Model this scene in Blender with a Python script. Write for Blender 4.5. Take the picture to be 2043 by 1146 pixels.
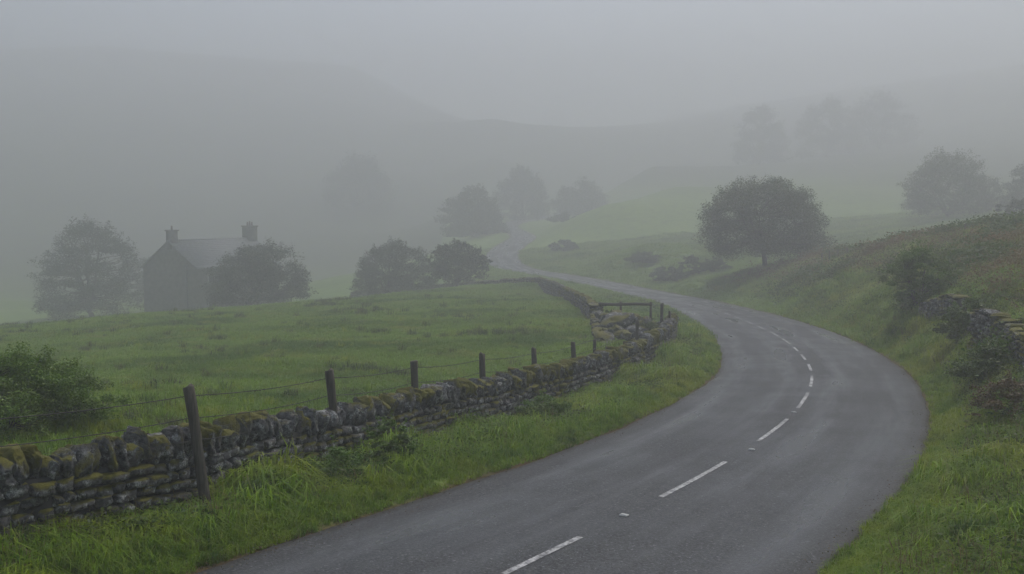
import bpy, bmesh, math
import numpy as np
from mathutils import Vector, Matrix

R = math.radians
scn = bpy.context.scene
for o in list(bpy.data.objects):
    bpy.data.objects.remove(o)
COL = scn.collection

# ------------------------------------------------------------------ camera, sky, sun, exposure
CAMZ = 12.0                       # the camera's height above the world's zero
F, HY, CX = 1986.0, 430.0, 1021.5  # focal length and horizon row in pixels of the 2043 px wide photograph
cam_d = bpy.data.cameras.new('camera')
cam_d.sensor_width = 36.0
cam_d.lens = 36.0 * F / 2043.0
cam_d.clip_start, cam_d.clip_end = 0.1, 5000.0
cam = bpy.data.objects.new('camera', cam_d)
COL.objects.link(cam)
cam.location = (0, 0, CAMZ)
cam.rotation_euler = (math.pi / 2 - math.atan((573 - HY) / F), 0, 0)
scn.camera = cam

SUN_EL, SUN_AZ = R(62), R(35)
wd = bpy.data.worlds.new('World')
scn.world = wd
wd.use_nodes = True
nt = wd.node_tree
bg = nt.nodes['Background']
sky = nt.nodes.new('ShaderNodeTexSky')
sky.sky_type = 'NISHITA'
sky.sun_disc = False
sky.sun_elevation, sky.sun_rotation = SUN_EL, SUN_AZ
sky.air_density, sky.dust_density, sky.ozone_density = 1.0, 3.1, 1.0
nt.links.new(sky.outputs[0], bg.inputs[0])
bg.inputs[1].default_value = 0.11

sun_d = bpy.data.lights.new('sun', 'SUN')
sun_d.energy, sun_d.angle, sun_d.color = 1.1, R(25), (1.0, 0.95, 0.88)
sun = bpy.data.objects.new('sun', sun_d)
COL.objects.link(sun)
_d = Vector((math.sin(SUN_AZ) * math.cos(SUN_EL), math.cos(SUN_AZ) * math.cos(SUN_EL), math.sin(SUN_EL)))
sun.rotation_euler = _d.to_track_quat('Z', 'Y').to_euler()
sun.location = (0, 0, 60)

scn.view_settings.view_transform = 'Standard'
scn.view_settings.look = 'None'
scn.view_settings.gamma = 1.0
scn.view_settings.use_curve_mapping = False
scn.view_settings.exposure = 1.14

cy = scn.cycles
cy.use_denoising = True
cy.max_bounces, cy.diffuse_bounces, cy.glossy_bounces = 6, 2, 2
cy.transmission_bounces, cy.volume_bounces, cy.transparent_max_bounces = 2, 2, 4
cy.use_adaptive_sampling = True
cy.adaptive_threshold = 0.02
HAZE = 0.0058

# ------------------------------------------------------------------ helpers
rng = np.random.default_rng(7)


def at(px, py, d):
    """the point seen at a pixel of the photograph at a depth of d metres"""
    return np.array([(px - CX) / F * d, d, CAMZ - (py - HY) / F * d])


def deep(u, d):
    """away from the road the valley's far side lies deeper than the road's own bends"""
    w = min(1.0, max(0.0, (960 - u) / 90)) if u < 1150 else min(1.0, max(0.0, (u - 1330) / 130))
    e = max(0.0, d - 70)
    return d + w * (e * .6 if u > 1150 else .9 * min(e, 60) + .40 * max(e - 60, 0))


def far_at(u, v, d):
    return at(u, v, deep(u, d))


def proj(p):
    return CX + F * p[..., 0] / p[..., 1], HY + F * (CAMZ - p[..., 2]) / p[..., 1]


def hash3(ix, iy, iz, seed):
    h = (ix.astype(np.int64) * 374761393 + iy.astype(np.int64) * 668265263 + iz.astype(np.int64) * 2147483647 + seed * 1274126177) & 0xffffffff
    h = ((h ^ (h >> 13)) * 1274126177) & 0xffffffff
    h = ((h ^ (h >> 16)) * 2246822519) & 0xffffffff
    return ((h ^ (h >> 15)) & 0xffff) / 65535.0


def noise3(p, seed=0):
    i = np.floor(p).astype(np.int64)
    f = p - i
    f = f * f * (3 - 2 * f)
    r = 0
    for a in (0, 1):
        for b in (0, 1):
            for c in (0, 1):
                w = (f[:, 0] if a else 1 - f[:, 0]) * (f[:, 1] if b else 1 - f[:, 1]) * (f[:, 2] if c else 1 - f[:, 2])
                r = r + w * hash3(i[:, 0] + a, i[:, 1] + b, i[:, 2] + c, seed)
    return r * 2 - 1


def noise2(x, y, s, seed=0, octv=3):
    x, y = np.ravel(x), np.ravel(y)
    t, a, r = 0, 1.0, 0
    for k in range(octv):
        r = r + a * noise3(np.stack([x / s * 2 ** k, y / s * 2 ** k, np.full_like(x, .5 + k)], 1), seed + k)
        t += a
        a *= .5
    return r / t


def build(name, verts, faces, mat, parent=None, smooth=False, link=True):
    """verts (n,3), faces (m,3|4) arrays -> one mesh object"""
    verts = np.asarray(verts, dtype=np.float32)
    faces = np.asarray(faces, dtype=np.int32)
    me = bpy.data.meshes.new(name)
    k = faces.shape[1]
    me.vertices.add(len(verts))
    me.vertices.foreach_set('co', verts.ravel())
    me.loops.add(faces.size)
    me.loops.foreach_set('vertex_index', faces.ravel())
    me.polygons.add(len(faces))
    me.polygons.foreach_set('loop_start', np.arange(0, faces.size, k, dtype=np.int32))
    if smooth:
        me.polygons.foreach_set('use_smooth', np.ones(len(faces), dtype=bool))
    me.update(calc_edges=True)
    me.validate()
    if mat:
        me.materials.append(mat)
    o = bpy.data.objects.new(name, me)
    if link:
        COL.objects.link(o)
    if parent:
        o.parent = parent
    return o


def empty(name, loc, rz=0.0):
    o = bpy.data.objects.new(name, None)
    COL.objects.link(o)
    o.location = loc
    o.rotation_euler = (0, 0, rz)
    return o


def tag(o, label=None, cat=None, group=None, kind=None):
    if label: o['label'] = label
    if cat: o['category'] = cat
    if group: o['group'] = group
    if kind: o['kind'] = kind
    return o


class MB:
    """collects quads / tris (as quads) of several shapes into one mesh"""

    def __init__(s):
        s.v, s.f, s.n = [], [], 0

    def add(s, v, f):
        v = np.asarray(v, float)
        f = np.asarray(f, int)
        if f.shape[1] == 4:
            f = np.concatenate([f[:, [0, 1, 2]], f[:, [0, 2, 3]]])
        s.v.append(v)
        s.f.append(f + s.n)
        s.n += len(v)

    def box(s, c, size, M=None):
        c, h = np.asarray(c, float), np.asarray(size, float) / 2
        v = np.array([[x, y, z] for z in (-1, 1) for y in (-1, 1) for x in (-1, 1)]) * h
        if M is not None: v = v @ np.asarray(M).T
        s.add(v + c, [(0, 2, 3, 1), (4, 5, 7, 6), (0, 1, 5, 4), (2, 6, 7, 3), (0, 4, 6, 2), (1, 3, 7, 5)])

    def tube(s, pts, rad, n=5, cap=True):
        pts = np.asarray(pts, float)
        rad = np.broadcast_to(np.asarray(rad, float), (len(pts),))
        t = np.gradient(pts, axis=0)
        t /= np.linalg.norm(t, axis=1)[:, None] + 1e-9
        ref = np.array([0.0, 0, 1]) if abs(t[:, 2]).mean() < .8 else np.array([1.0, 0, 0])
        a = np.cross(t, ref)
        a /= np.linalg.norm(a, axis=1)[:, None] + 1e-9
        b = np.cross(t, a)
        an = np.arange(n) / n * 2 * math.pi
        v = pts[:, None] + rad[:, None, None] * (np.cos(an)[None, :, None] * a[:, None] + np.sin(an)[None, :, None] * b[:, None])
        m = len(pts)
        i, j = np.meshgrid(np.arange(m - 1), np.arange(n), indexing='ij')
        q = np.stack([i * n + j, i * n + (j + 1) % n, (i + 1) * n + (j + 1) % n, (i + 1) * n + j], -1).reshape(-1, 4)
        vv = v.reshape(-1, 3)
        f = np.concatenate([q[:, [0, 1, 2]], q[:, [0, 2, 3]]])
        if cap:
            vv = np.concatenate([vv, pts[[0, -1]]])
            k = np.arange(n)
            f = np.concatenate([f, np.stack([np.full(n, m * n), (k + 1) % n, k], 1),
                                np.stack([np.full(n, m * n + 1), (m - 1) * n + k, (m - 1) * n + (k + 1) % n], 1)])
        s.add(vv, f)

    def build(s, name, mat, parent=None, smooth=False, link=True):
        return build(name, np.concatenate(s.v), np.concatenate(s.f), mat, parent, smooth, link)


# ------------------------------------------------------------------ materials
class NT:
    def __init__(s, name):
        s.m = bpy.data.materials.new(name)
        s.m.use_nodes = True
        s.t = s.m.node_tree
        s.t.nodes.clear()
        s.out = s.n('ShaderNodeOutputMaterial')
        s._pos = None

    def n(s, typ, **k):
        o = s.t.nodes.new(typ)
        for a, b in k.items(): setattr(o, a, b)
        return o

    def link(s, a, b):
        s.t.links.new(a, b)

    def put(s, sock, v):
        if isinstance(v, bpy.types.NodeSocket):
            s.link(v, sock)
        elif v is not None:
            if hasattr(sock, 'default_value') and not isinstance(v, (int, float)) and len(v) == 3 and sock.type == 'RGBA':
                v = (*v, 1)
            sock.default_value = v

    def pos(s):
        if s._pos is None: s._pos = s.n('ShaderNodeNewGeometry')
        return s._pos.outputs['Position']

    def noise(s, scale, detail=3, vec=None, rough=.55, dist=0.0):
        o = s.n('ShaderNodeTexNoise')
        s.put(o.inputs['Vector'], vec if vec is not None else s.pos())
        o.inputs['Scale'].default_value, o.inputs['Detail'].default_value = scale, detail
        o.inputs['Roughness'].default_value, o.inputs['Distortion'].default_value = rough, dist
        return o.outputs['Fac']

    def ramp(s, fac, lo, hi, a=0.0, b=1.0):
        o = s.n('ShaderNodeMapRange')
        o.clamp = True
        s.put(o.inputs[0], fac)
        for i, v in zip((1, 2, 3, 4), (lo, hi, a, b)): o.inputs[i].default_value = v
        return o.outputs[0]

    def mix(s, fac, a, b):
        o = s.n('ShaderNodeMix', data_type='RGBA')
        s.put(o.inputs[0], fac)
        s.put(o.inputs[6], a)
        s.put(o.inputs[7], b)
        return o.outputs[2]

    def math(s, op, a, b=0.0):
        o = s.n('ShaderNodeMath', operation=op)
        s.put(o.inputs[0], a)
        s.put(o.inputs[1], b)
        return o.outputs[0]

    def bump(s, h, strength=.5, dist=.02):
        o = s.n('ShaderNodeBump')
        s.put(o.inputs['Height'], h)
        o.inputs['Strength'].default_value, o.inputs['Distance'].default_value = strength, dist
        return o.outputs[0]

    def attr(s, name):
        return s.n('ShaderNodeAttribute', attribute_name=name).outputs['Fac']

    def finish(s, col, rough=.8, normal=None, spec=.3, translucent=0.0):
        b = s.n('ShaderNodeBsdfPrincipled')
        s.put(b.inputs['Base Color'], col)
        s.put(b.inputs['Roughness'], rough)
        s.put(b.inputs['Specular IOR Level'], spec)
        if normal: s.link(normal, b.inputs['Normal'])
        r = b.outputs[0]
        if translucent:
            t = s.n('ShaderNodeBsdfTranslucent')
            s.put(t.inputs[0], col)
            m = s.n('ShaderNodeMixShader')
            m.inputs[0].default_value = translucent
            s.link(r, m.inputs[1])
            s.link(t.outputs[0], m.inputs[2])
            r = m.outputs[0]
        s.link(r, s.out.inputs[0])
        return s.m


def leaf_mat(name, c1, c2, c3, trans=.3, rough=.45):
    """foliage: each leaf its own tone between c1 and c2, whole patches leaning to c3"""
    t = NT(name)
    g = t.n('ShaderNodeNewGeometry')
    c = t.mix(g.outputs['Random Per Island'], c1, c2)
    c = t.mix(t.ramp(t.noise(.9, 2), .42, .66), c, c3)
    return t.finish(c, rough, None, .3, trans)


def grass_mat(name, c1, c2, c3, c4, s=.45, trans=.42):
    """grass: random tuft tone, patches of two other tones over the ground"""
    t = NT(name)
    oi = t.n('ShaderNodeObjectInfo')
    c = t.mix(oi.outputs['Random'], c1, c2)
    c = t.mix(t.ramp(t.noise(s, 3), .45, .64), c, c3)
    c = t.mix(t.ramp(t.noise(s * 3.1, 3), .55, .72), c, c4)
    g = t.n('ShaderNodeNewGeometry')
    c = t.mix(t.ramp(g.outputs['Random Per Island'], .8, 1.0, 0, .6), c, (.19, .17, .05))
    return t.finish(c, .5, None, .25, trans)


def make_ground_mat():
    t = NT('ground_turf')
    n1, n2, n3 = t.noise(.09, 4), t.noise(.6, 4), t.noise(7.0, 4)
    green = t.mix(t.ramp(n1, .38, .62), (.104, .178, .028), (.138, .210, .036))
    green = t.mix(t.ramp(n2, .48, .72, 0, .75), green, (.050, .092, .020))
    green = t.mix(t.ramp(n3, .5, .8, 0, .5), green, (.14, .15, .04))
    br = t.mix(t.noise(1.3, 4), (.055, .050, .020), (.075, .050, .026))
    c = t.mix(t.attr('bracken'), green, br)
    moor = t.mix(t.ramp(t.noise(.05, 4), .35, .65), (.020, .024, .013), (.040, .046, .020))
    c = t.mix(t.attr('moor'), c, moor)
    c = t.mix(t.attr('thatch'), c, t.mix(n3, (.020, .024, .006), (.05, .055, .016)))
    dirt = t.mix(t.noise(9, 3), (.055, .034, .016), (.085, .06, .028))
    c = t.mix(t.attr('edge'), c, dirt)
    h = t.math('ADD', t.math('MULTIPLY', n2, 1.0), t.math('MULTIPLY', n3, .35))
    return t.finish(c, .85, t.bump(h, .9, .25), .15)


def make_asphalt():
    t = NT('wet_asphalt')
    uv = t.n('ShaderNodeAttribute', attribute_name='along').outputs['Vector']
    mp = t.n('ShaderNodeMapping')
    mp.inputs['Scale'].default_value = (.55, .06, 1)
    t.link(uv, mp.inputs['Vector'])
    streak = t.noise(1.6, 4, mp.outputs[0])
    blot = t.noise(.5, 4)
    agg = t.noise(30, 4, None, .7)
    fine = t.noise(20, 4, None, .7)
    c = t.mix(t.ramp(agg, .36, .64), (.006, .0065, .007), (.074, .077, .079))
    c = t.mix(t.ramp(fine, .58, .68, 0, .9), c, (.20, .203, .21))
    c = t.mix(t.ramp(blot, .42, .68, 0, .4), c, (.05, .051, .055))
    c = t.mix(t.attr('edge'), c, (.035, .030, .025))
    sx = t.n('ShaderNodeSeparateXYZ')
    t.link(uv, sx.inputs[0])
    ab = t.math('ABSOLUTE', t.math('SUBTRACT', t.math('ABSOLUTE', sx.outputs[0]), 1.42))
    track = t.ramp(t.math('ABSOLUTE', t.math('SUBTRACT', ab, .70)), .05, .42, 1.0, 0.0)      # the four wheel tracks
    track = t.math('MULTIPLY', track, t.ramp(streak, .36, .6))
    c = t.mix(t.math('MULTIPLY', track, .45), c, (.085, .087, .092))  # tracks tinted lighter: polished wear, plus wet sheen put into the colour
    vor = t.n('ShaderNodeTexVoronoi', feature='DISTANCE_TO_EDGE')
    va = t.n('ShaderNodeVectorMath', operation='ADD')
    t.link(t.pos(), va.inputs[0])
    t.put(va.inputs[1], t.n('ShaderNodeTexNoise').outputs['Color'])
    vor.inputs['Scale'].default_value = .22
    t.link(va.outputs[0], vor.inputs['Vector'])
    crack = t.math('MULTIPLY', t.ramp(vor.outputs['Distance'], .0015, .006, 1, 0), t.ramp(t.noise(.35, 2), .5, .56))
    c = t.mix(t.math('MULTIPLY', crack, .2), c, (.012, .012, .012))
    wet = t.math('ADD', t.math('ADD', t.math('MULTIPLY', streak, .6), t.math('MULTIPLY', blot, .3)), t.math('MULTIPLY', track, .12))
    rough = t.ramp(wet, .38, .62, .60, .24)
    h = t.math('ADD', agg, t.math('MULTIPLY', fine, .6))
    return t.finish(c, rough, t.bump(h, .42, .010), .15)


def make_stone(name, dark, light, moss_amt):
    t = NT(name)
    tc = t.n('ShaderNodeTexCoord').outputs['Object']
    oi = t.n('ShaderNodeObjectInfo')
    va = t.n('ShaderNodeVectorMath', operation='ADD')
    t.link(t.pos(), va.inputs[0])
    p = va.outputs[0]
    big, mid, fine = t.noise(4.0, 4, p), t.noise(17, 5, p, .65), t.noise(60, 4, p, .7)
    c = t.mix(t.ramp(mid, .36, .62), dark, light)
    c = t.mix(t.math('MULTIPLY', oi.outputs['Random'], .45), c, (.07, .062, .052))
    lich = t.math('MULTIPLY', t.ramp(t.noise(7, 5, p, .7), .53, .60), t.ramp(fine, .35, .6))
    c = t.mix(t.math('MULTIPLY', lich, .9), c, (.42, .43, .41))
    c = t.mix(t.ramp(fine, .42, .30, 0, .8), c, (.018, .018, .017))
    g = t.n('ShaderNodeNewGeometry')
    sx = t.n('ShaderNodeSeparateXYZ')
    t.link(g.outputs['Normal'], sx.inputs[0])
    up = t.ramp(sx.outputs[2], -.35, .8, -.10, .10)
    m = t.ramp(t.math('ADD', t.math('ADD', t.noise(1.1, 4, p), up), t.math('MULTIPLY', fine, .12)), .60 - moss_amt, .68 - moss_amt)
    moss = t.mix(t.noise(30, 3, p), (.055, .058, .006), (.135, .122, .012))
    c = t.mix(m, c, moss)
    h = t.math('ADD', t.math('ADD', t.math('MULTIPLY', mid, 1.0), t.math('MULTIPLY', fine, .5)), t.math('MULTIPLY', m, .6))
    return t.finish(c, .78, t.bump(h, .9, .035), .3)


def plain(name, c1, c2, scale=8, rough=.8, bump=.3, dist=.01, vscale=None):
    t = NT(name)
    v = None
    if vscale:
        mp = t.n('ShaderNodeMapping')
        mp.inputs['Scale'].default_value = vscale
        t.link(t.n('ShaderNodeTexCoord').outputs['Object'], mp.inputs[0])
        v = mp.outputs[0]
    n = t.noise(scale, 4, v)
    return t.finish(t.mix(t.ramp(n, .3, .7), c1, c2), rough, t.bump(n, bump, dist))


def make_paint():
    t = NT('road_paint')
    w = t.math('MULTIPLY', t.ramp(t.noise(14, 4, None, .7), .38, .60), t.ramp(t.noise(1.7, 2), .32, .56, .30, 1.0))
    c = t.mix(w, (.07, .07, .07), (.50, .50, .49))
    return t.finish(c, .5, t.bump(t.noise(55, 2), .4, .006), .35)


M = dict(
    ground=make_ground_mat(), road=make_asphalt(), paint=make_paint(),
    stone=make_stone('mossy_gritstone', (.020, .020, .020), (.165, .165, .162), .07),
    stone_low=make_stone('damp_gritstone', (.018, .018, .017), (.15, .15, .145), .01),
    rock=make_stone('lichened_rock', (.020, .020, .020), (.11, .112, .113), .0),
    stud=plain('road_stud_white', (.42, .42, .40), (.55, .55, .53), 20, .4, .1),
    core=plain('wall_rubble', (.012, .012, .011), (.03, .03, .027), 6, .9),
    kerb=plain('kerb_concrete', (.05, .05, .047), (.11, .11, .105), 10),
    post=plain('weathered_wood', (.030, .026, .019), (.095, .083, .064), 6, .8, .6, .01, (6, 6, .6)),
    wire=plain('rusty_wire', (.018, .016, .014), (.04, .036, .032), 20, .6),
    bark=plain('bark', (.03, .026, .02), (.065, .055, .042), 5, .9, .6, .03),
    hwall=plain('cottage_rubble_stone', (.055, .052, .046), (.13, .122, .108), 2.2, .9, .8, .05),
    slate=plain('roof_slate', (.11, .115, .125), (.20, .205, .215), 3.0, .7, .4, .03),
    dark=plain('dark_glass', (.012, .013, .015), (.02, .021, .024), 3, .25),
    pot=plain('chimney_clay', (.10, .06, .045), (.14, .08, .055), 5),
    frame=plain('window_paint', (.22, .22, .21), (.32, .32, .30), 5),
    leaf_oak=leaf_mat('leaf_sycamore', (.030, .056, .014), (.066, .104, .024), (.068, .085, .022)),
    leaf_thorn=leaf_mat('leaf_hawthorn', (.020, .034, .012), (.038, .056, .017), (.030, .042, .014)),
    leaf_bush=leaf_mat('leaf_bush', (.042, .080, .011), (.098, .155, .022), (.070, .095, .017)),
    leaf_hazel=leaf_mat('leaf_hazel', (.055, .120, .008), (.130, .220, .015), (.090, .140, .012)),
    leaf_weed=leaf_mat('leaf_weed', (.055, .115, .010), (.105, .190, .020), (.080, .125, .014)),
    leaf_rust=leaf_mat('leaf_rust', (.070, .046, .016), (.125, .072, .024), (.060, .062, .018)),
    stalk=plain('dry_stalk', (.07, .035, .02), (.12, .06, .03), 9),
    grass_verge=grass_mat('grass_verge', (.078, .170, .005), (.190, .300, .009), (.240, .285, .013), (.030, .080, .004)),
    grass_field=grass_mat('grass_field', (.155, .255, .030), (.215, .325, .042), (.085, .160, .018), (.240, .280, .050), .16),
    grass_dry=grass_mat('grass_dry', (.10, .085, .035), (.16, .13, .055), (.08, .07, .025), (.09, .06, .03)),
    bracken=grass_mat('bracken_fronds', (.110, .088, .020), (.165, .105, .034), (.075, .105, .016), (.180, .085, .028), .3),
    rush=grass_mat('rush_tussock', (.035, .070, .012), (.070, .105, .018), (.085, .090, .026), (.030, .055, .012), .4),
    weeds=grass_mat('weed_leaves', (.034, .085, .007), (.085, .150, .010), (.060, .085, .010), (.026, .052, .007), .5),
)

# ------------------------------------------------------------------ the road's line
HALF = 2.9
_C = [(1030, 1146), (1165, 1085), (1325, 1000), (1458, 930), (1517, 887), (1580, 843), (1610, 803), (1627, 765), (1621, 733),
      (1596, 702), (1560, 674), (1515, 652), (1455, 628)]
_F = [(1385, 606, 80), (1300, 588, 96), (1220, 571, 112), (1150, 557, 124), (1090, 547, 134), (1040, 539, 142), (1008, 526, 152),
      (1003, 507, 168), (1018, 491, 183), (1036, 480, 198), (1044, 472, 212), (1030, 463, 228), (1012, 455, 245), (1020, 446, 268),
      (1060, 438, 295), (1110, 430, 330), (1180, 415, 380)]
ctrl = [np.array([-16, -16, CAMZ - 3.0]), np.array([-8.5, -3, CAMZ - 3.55]), np.array([-4.6, 3.8, CAMZ - 3.78])]
ctrl += [at(x, y, 3.5 * F / (y - 520.0)) for x, y in _C] + [at(*c) for c in _F]
ctrl = np.array(ctrl)


def catmull(P, n=24):
    out = []
    Q = np.vstack([2 * P[0] - P[1], P, 2 * P[-1] - P[-2]])
    for i in range(len(P) - 1):
        p = Q[i:i + 4]
        t = [0.0]
        for k in range(3): t.append(t[-1] + np.linalg.norm(p[k + 1] - p[k]) ** .5)
        for u in np.linspace(t[1], t[2], n, endpoint=False):
            A = [(t[k + 1] - u) / (t[k + 1] - t[k]) * p[k] + (u - t[k]) / (t[k + 1] - t[k]) * p[k + 1] for k in range(3)]
            B = [(t[k + 2] - u) / (t[k + 2] - t[k]) * A[k] + (u - t[k]) / (t[k + 2] - t[k]) * A[k + 1] for k in range(2)]
            out.append((t[2] - u) / (t[2] - t[1]) * B[0] + (u - t[1]) / (t[2] - t[1]) * B[1])
    out.append(P[-1])
    return np.array(out)


def resample(S, step):
    S = np.asarray(S, float)
    L = np.r_[0, np.cumsum(np.linalg.norm(np.diff(S, axis=0), axis=1))]
    u = np.arange(0, L[-1], step)
    return np.stack([np.interp(u, L, S[:, k]) for k in range(S.shape[1])], 1)


def smooth(S, w):
    k = np.hanning(2 * w + 1)
    k /= k.sum()
    return np.stack([np.convolve(np.pad(S[:, i], w, mode='reflect', reflect_type='odd'), k, 'valid') for i in range(S.shape[1])], 1)


ROAD = smooth(resample(catmull(ctrl), .25), 20)
RT = np.gradient(ROAD[:, :2], axis=0)
RT /= np.linalg.norm(RT, axis=1)[:, None]
RN = np.stack([-RT[:, 1], RT[:, 0]], 1)            # to the left of travel
RLEN = np.arange(len(ROAD)) * .25


def sstep(a, b, x):
    t = np.clip((x - a) / (b - a), 0, 1)
    return t * t * (3 - 2 * t)


RBANK = .035 * sstep(24, 32, ROAD[:, 1]) * (1 - sstep(55, 75, ROAD[:, 1]))   # the bend is banked: the right edge lies higher
RHALF = HALF - .15 * sstep(60, 140, ROAD[:, 1])
RHALF[ROAD[:, 1] < 0] = HALF


def road_z(i, off):
    return ROAD[i, 2] - off * RBANK[i] - .012 * np.abs(off)


def nearest_road(x, y):
    """index of the nearest road point, signed offset (left positive)"""
    x, y = np.ravel(x), np.ravel(y)
    idx = np.zeros(len(x), int)
    sub = ROAD[::2]
    for a in range(0, len(x), 20000):
        s = slice(a, a + 20000)
        dd = (x[s, None] - sub[None, :, 0]) ** 2 + (y[s, None] - sub[None, :, 1]) ** 2
        idx[s] = dd.argmin(1) * 2
    off = (x - ROAD[idx, 0]) * RN[idx, 0] + (y - ROAD[idx, 1]) * RN[idx, 1]
    dist = np.hypot(x - ROAD[idx, 0], y - ROAD[idx, 1])
    return idx, off, dist


# ------------------------------------------------------------------ the lie of the land
WALL_TOP = np.array([at(*p) for p in [(-420, 985, 9.3), (-200, 945, 10.0), (0, 913, 11.0), (250, 880, 12.5), (500, 838, 14.9), (720, 803, 17.4), (900, 768, 20.6),
                                      (1050, 742, 24.2), (1180, 712, 28.5), (1280, 678, 34), (1330, 650, 40), (1343, 630, 45)]])
WALL_H = 1.15
pts = []
for k, p in enumerate(WALL_TOP): pts.append((p[0], p[1], p[2] - WALL_H - .02 + max(0, .16 - .03 * max(k - 2, 0))))
for i in range(0, len(ROAD), 20):
    for s in (-1, 1):
        o = s * (RHALF[i] + .5)
        pts.append((ROAD[i, 0] + RN[i, 0] * o, ROAD[i, 1] + RN[i, 1] * o, road_z(i, o) + .08))
px = [  # the left field, its crest and the dip behind
    (400, 800, 22), (400, 740, 32), (400, 690, 45), (350, 628, 72), (0, 664, 62), (-250, 700, 52), (100, 800, 24), (0, 890, 15.5), (-300, 900, 15), (-300, 800, 25),
    (700, 720, 34), (700, 660, 50), (700, 599, 85), (900, 680, 40), (900, 620, 65), (900, 578, 98), (1060, 600, 72), (1060, 566, 100), (1130, 660, 46), (1230, 700, 37),
    (520, 612, 78), (180, 644, 67), (-120, 678, 57), (1250, 640, 47), (1180, 620, 60),
    (350, 634, 97), (200, 634, 102), (0, 670, 82), (550, 614, 100), (800, 592, 106), (-300, 720, 88), (1000, 565, 114), (330, 627, 104), (0, 605, 125), (-300, 610, 130),
    (600, 572, 140), (690, 556, 150), (850, 522, 172), (300, 500, 190), (0, 470, 190), (-300, 450, 190), (600, 470, 205), (800, 460, 215), (930, 478, 198),
    (300, 330, 255), (600, 330, 265), (0, 300, 245), (-400, 280, 240), (850, 345, 285), (960, 410, 285), (0, 170, 340), (400, 185, 350), (700, 215, 370), (850, 255, 380), (1000, 315, 390),
    (-400, 150, 330), (1000, 400, 330), (1150, 405, 330), (1150, 330, 430), (1000, 240, 470), (700, 130, 480), (200, 80, 460),
    # the bank on the right and its ridge
    (2043, 1146, 10.3), (1900, 1100, 11.8), (2043, 900, 16.5), (2043, 780, 20.5), (1950, 760, 24.5), (2043, 690, 24), (1905, 680, 31.5), (1990, 645, 27), (1880, 605, 37),
    (1800, 620, 41), (1700, 612, 50), (1800, 560, 47), (1600, 592, 62), (2043, 560, 34), (1950, 520, 44), (2250, 620, 27), (2250, 480, 42), (2250, 850, 17), (2250, 1100, 10.5),
    (2043, 462, 52), (1930, 474, 58), (1800, 493, 63), (1700, 511, 70), (1620, 522, 78), (1525, 536, 85), (1420, 553, 90), (1330, 561, 100), (2250, 430, 52),
    (1800, 497, 75), (2043, 466, 66), (1600, 525, 92), (1930, 480, 72),
    (1750, 470, 112), (1500, 505, 112), (1900, 405, 150), (2043, 340, 180), (2043, 430, 110), (1500, 440, 145), (1300, 485, 135), (1220, 518, 130), (1160, 535, 142),
    (1210, 412, 205), (1120, 445, 215), (1350, 375, 215), (1500, 340, 215), (1700, 330, 200), (1900, 305, 215), (1900, 250, 300), (2043, 190, 300), (1500, 260, 320), (1300, 330, 330), (2300, 280, 200), (2300, 150, 320),
    (1500, 210, 430), (2043, 130, 430), (1120, 500, 165), (1100, 470, 195),
]
for p in px: pts.append(tuple(far_at(*p)))
for x, y, z in [(0, 0, -1.7), (3, 4, -2.9), (2.2, 7, -3.7), (5, 8, -3.5), (8, 5, -2.2), (-4, 0, -3.0), (12, -6, -1.0), (4, -8, -1.4), (0, -30, -2.5), (30, -20, 2), (-25, -10, -4.2), (-30, 12, -4.6), (-14, 4, -3.7),
                (40, 20, 1.5), (-60, 30, -6), (-120, 80, -7), (120, 80, 14), (-120, -60, -6), (120, -60, 12), (-300, 150, 10), (300, 150, 40), (0, -120, -6), (-500, 500, 60), (500, 500, 62), (0, 700, 45), (-500, -200, 0), (500, -200, 20), (0, -300, 0)]:
    pts.append((x, y, CAMZ + z))
pts = np.array(pts)
_c2 = 1.2


def _mq(x, y):
    return np.sqrt((x[:, None] - pts[None, :, 0]) ** 2 + (y[:, None] - pts[None, :, 1]) ** 2 + _c2)


n = len(pts)
A = np.zeros((n + 3, n + 3))
A[:n, :n] = _mq(pts[:, 0], pts[:, 1]) - np.eye(n) * .05 * 0 
A[:n, :n] -= np.eye(n) * .6          # a little smoothing
A[:n, n], A[:n, n + 1], A[:n, n + 2] = 1, pts[:, 0], pts[:, 1]
A[n:, :n] = A[:n, n:].T
SOL = np.linalg.solve(A, np.r_[pts[:, 2], 0, 0, 0])


def gz(x, y, full=False):
    """ground height"""
    x, y = np.ravel(np.asarray(x, float)), np.ravel(np.asarray(y, float))
    z = np.empty(len(x))
    for a in range(0, len(x), 20000):
        s = slice(a, a + 20000)
        z[s] = _mq(x[s], y[s]) @ SOL[:n] + SOL[n] + SOL[n + 1] * x[s] + SOL[n + 2] * y[s]
    cap = CAMZ + 95.0                                   # the hills round off into a moor
    z = np.where(z > cap, cap + 20 * np.tanh((z - cap) / 26), z)
    idx, off, dist = nearest_road(x, y)
    over = np.abs(dist) - RHALF[idx]
    amp = sstep(.3, 3.0, over)
    far = sstep(60, 200, np.hypot(x, y))
    z = z + amp * (.075 * noise2(x, y, 1.1, 3, 3) + .26 * noise2(x, y, 4.5, 9, 3) + (.25 + 1.0 * far) * noise2(x, y, 19, 21, 3) * sstep(2, 12, over))
    rz = road_z(idx, np.clip(off, -RHALF[idx] - .6, RHALF[idx] + .6))
    verge = rz + np.where(over < -.12, -.09, -.02 + .10 * sstep(0, .5, over))
    w = sstep(.15, 1.6, over)
    z = verge * (1 - w) + z * w
    if full: return z, idx, off, over
    return z


def g1(x, y):
    return float(gz([x], [y])[0])


def axis(lo, flo, fhi, hi, step, grow):
    a = list(np.arange(flo, fhi, step))
    s, v = step, a[-1]
    while v < hi:
        s *= grow
        v += s
        a.append(v)
    s, v, b = step, flo, []
    while v > lo:
        s *= grow
        v -= s
        b.append(v)
    return np.array(b[::-1] + a)


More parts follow.
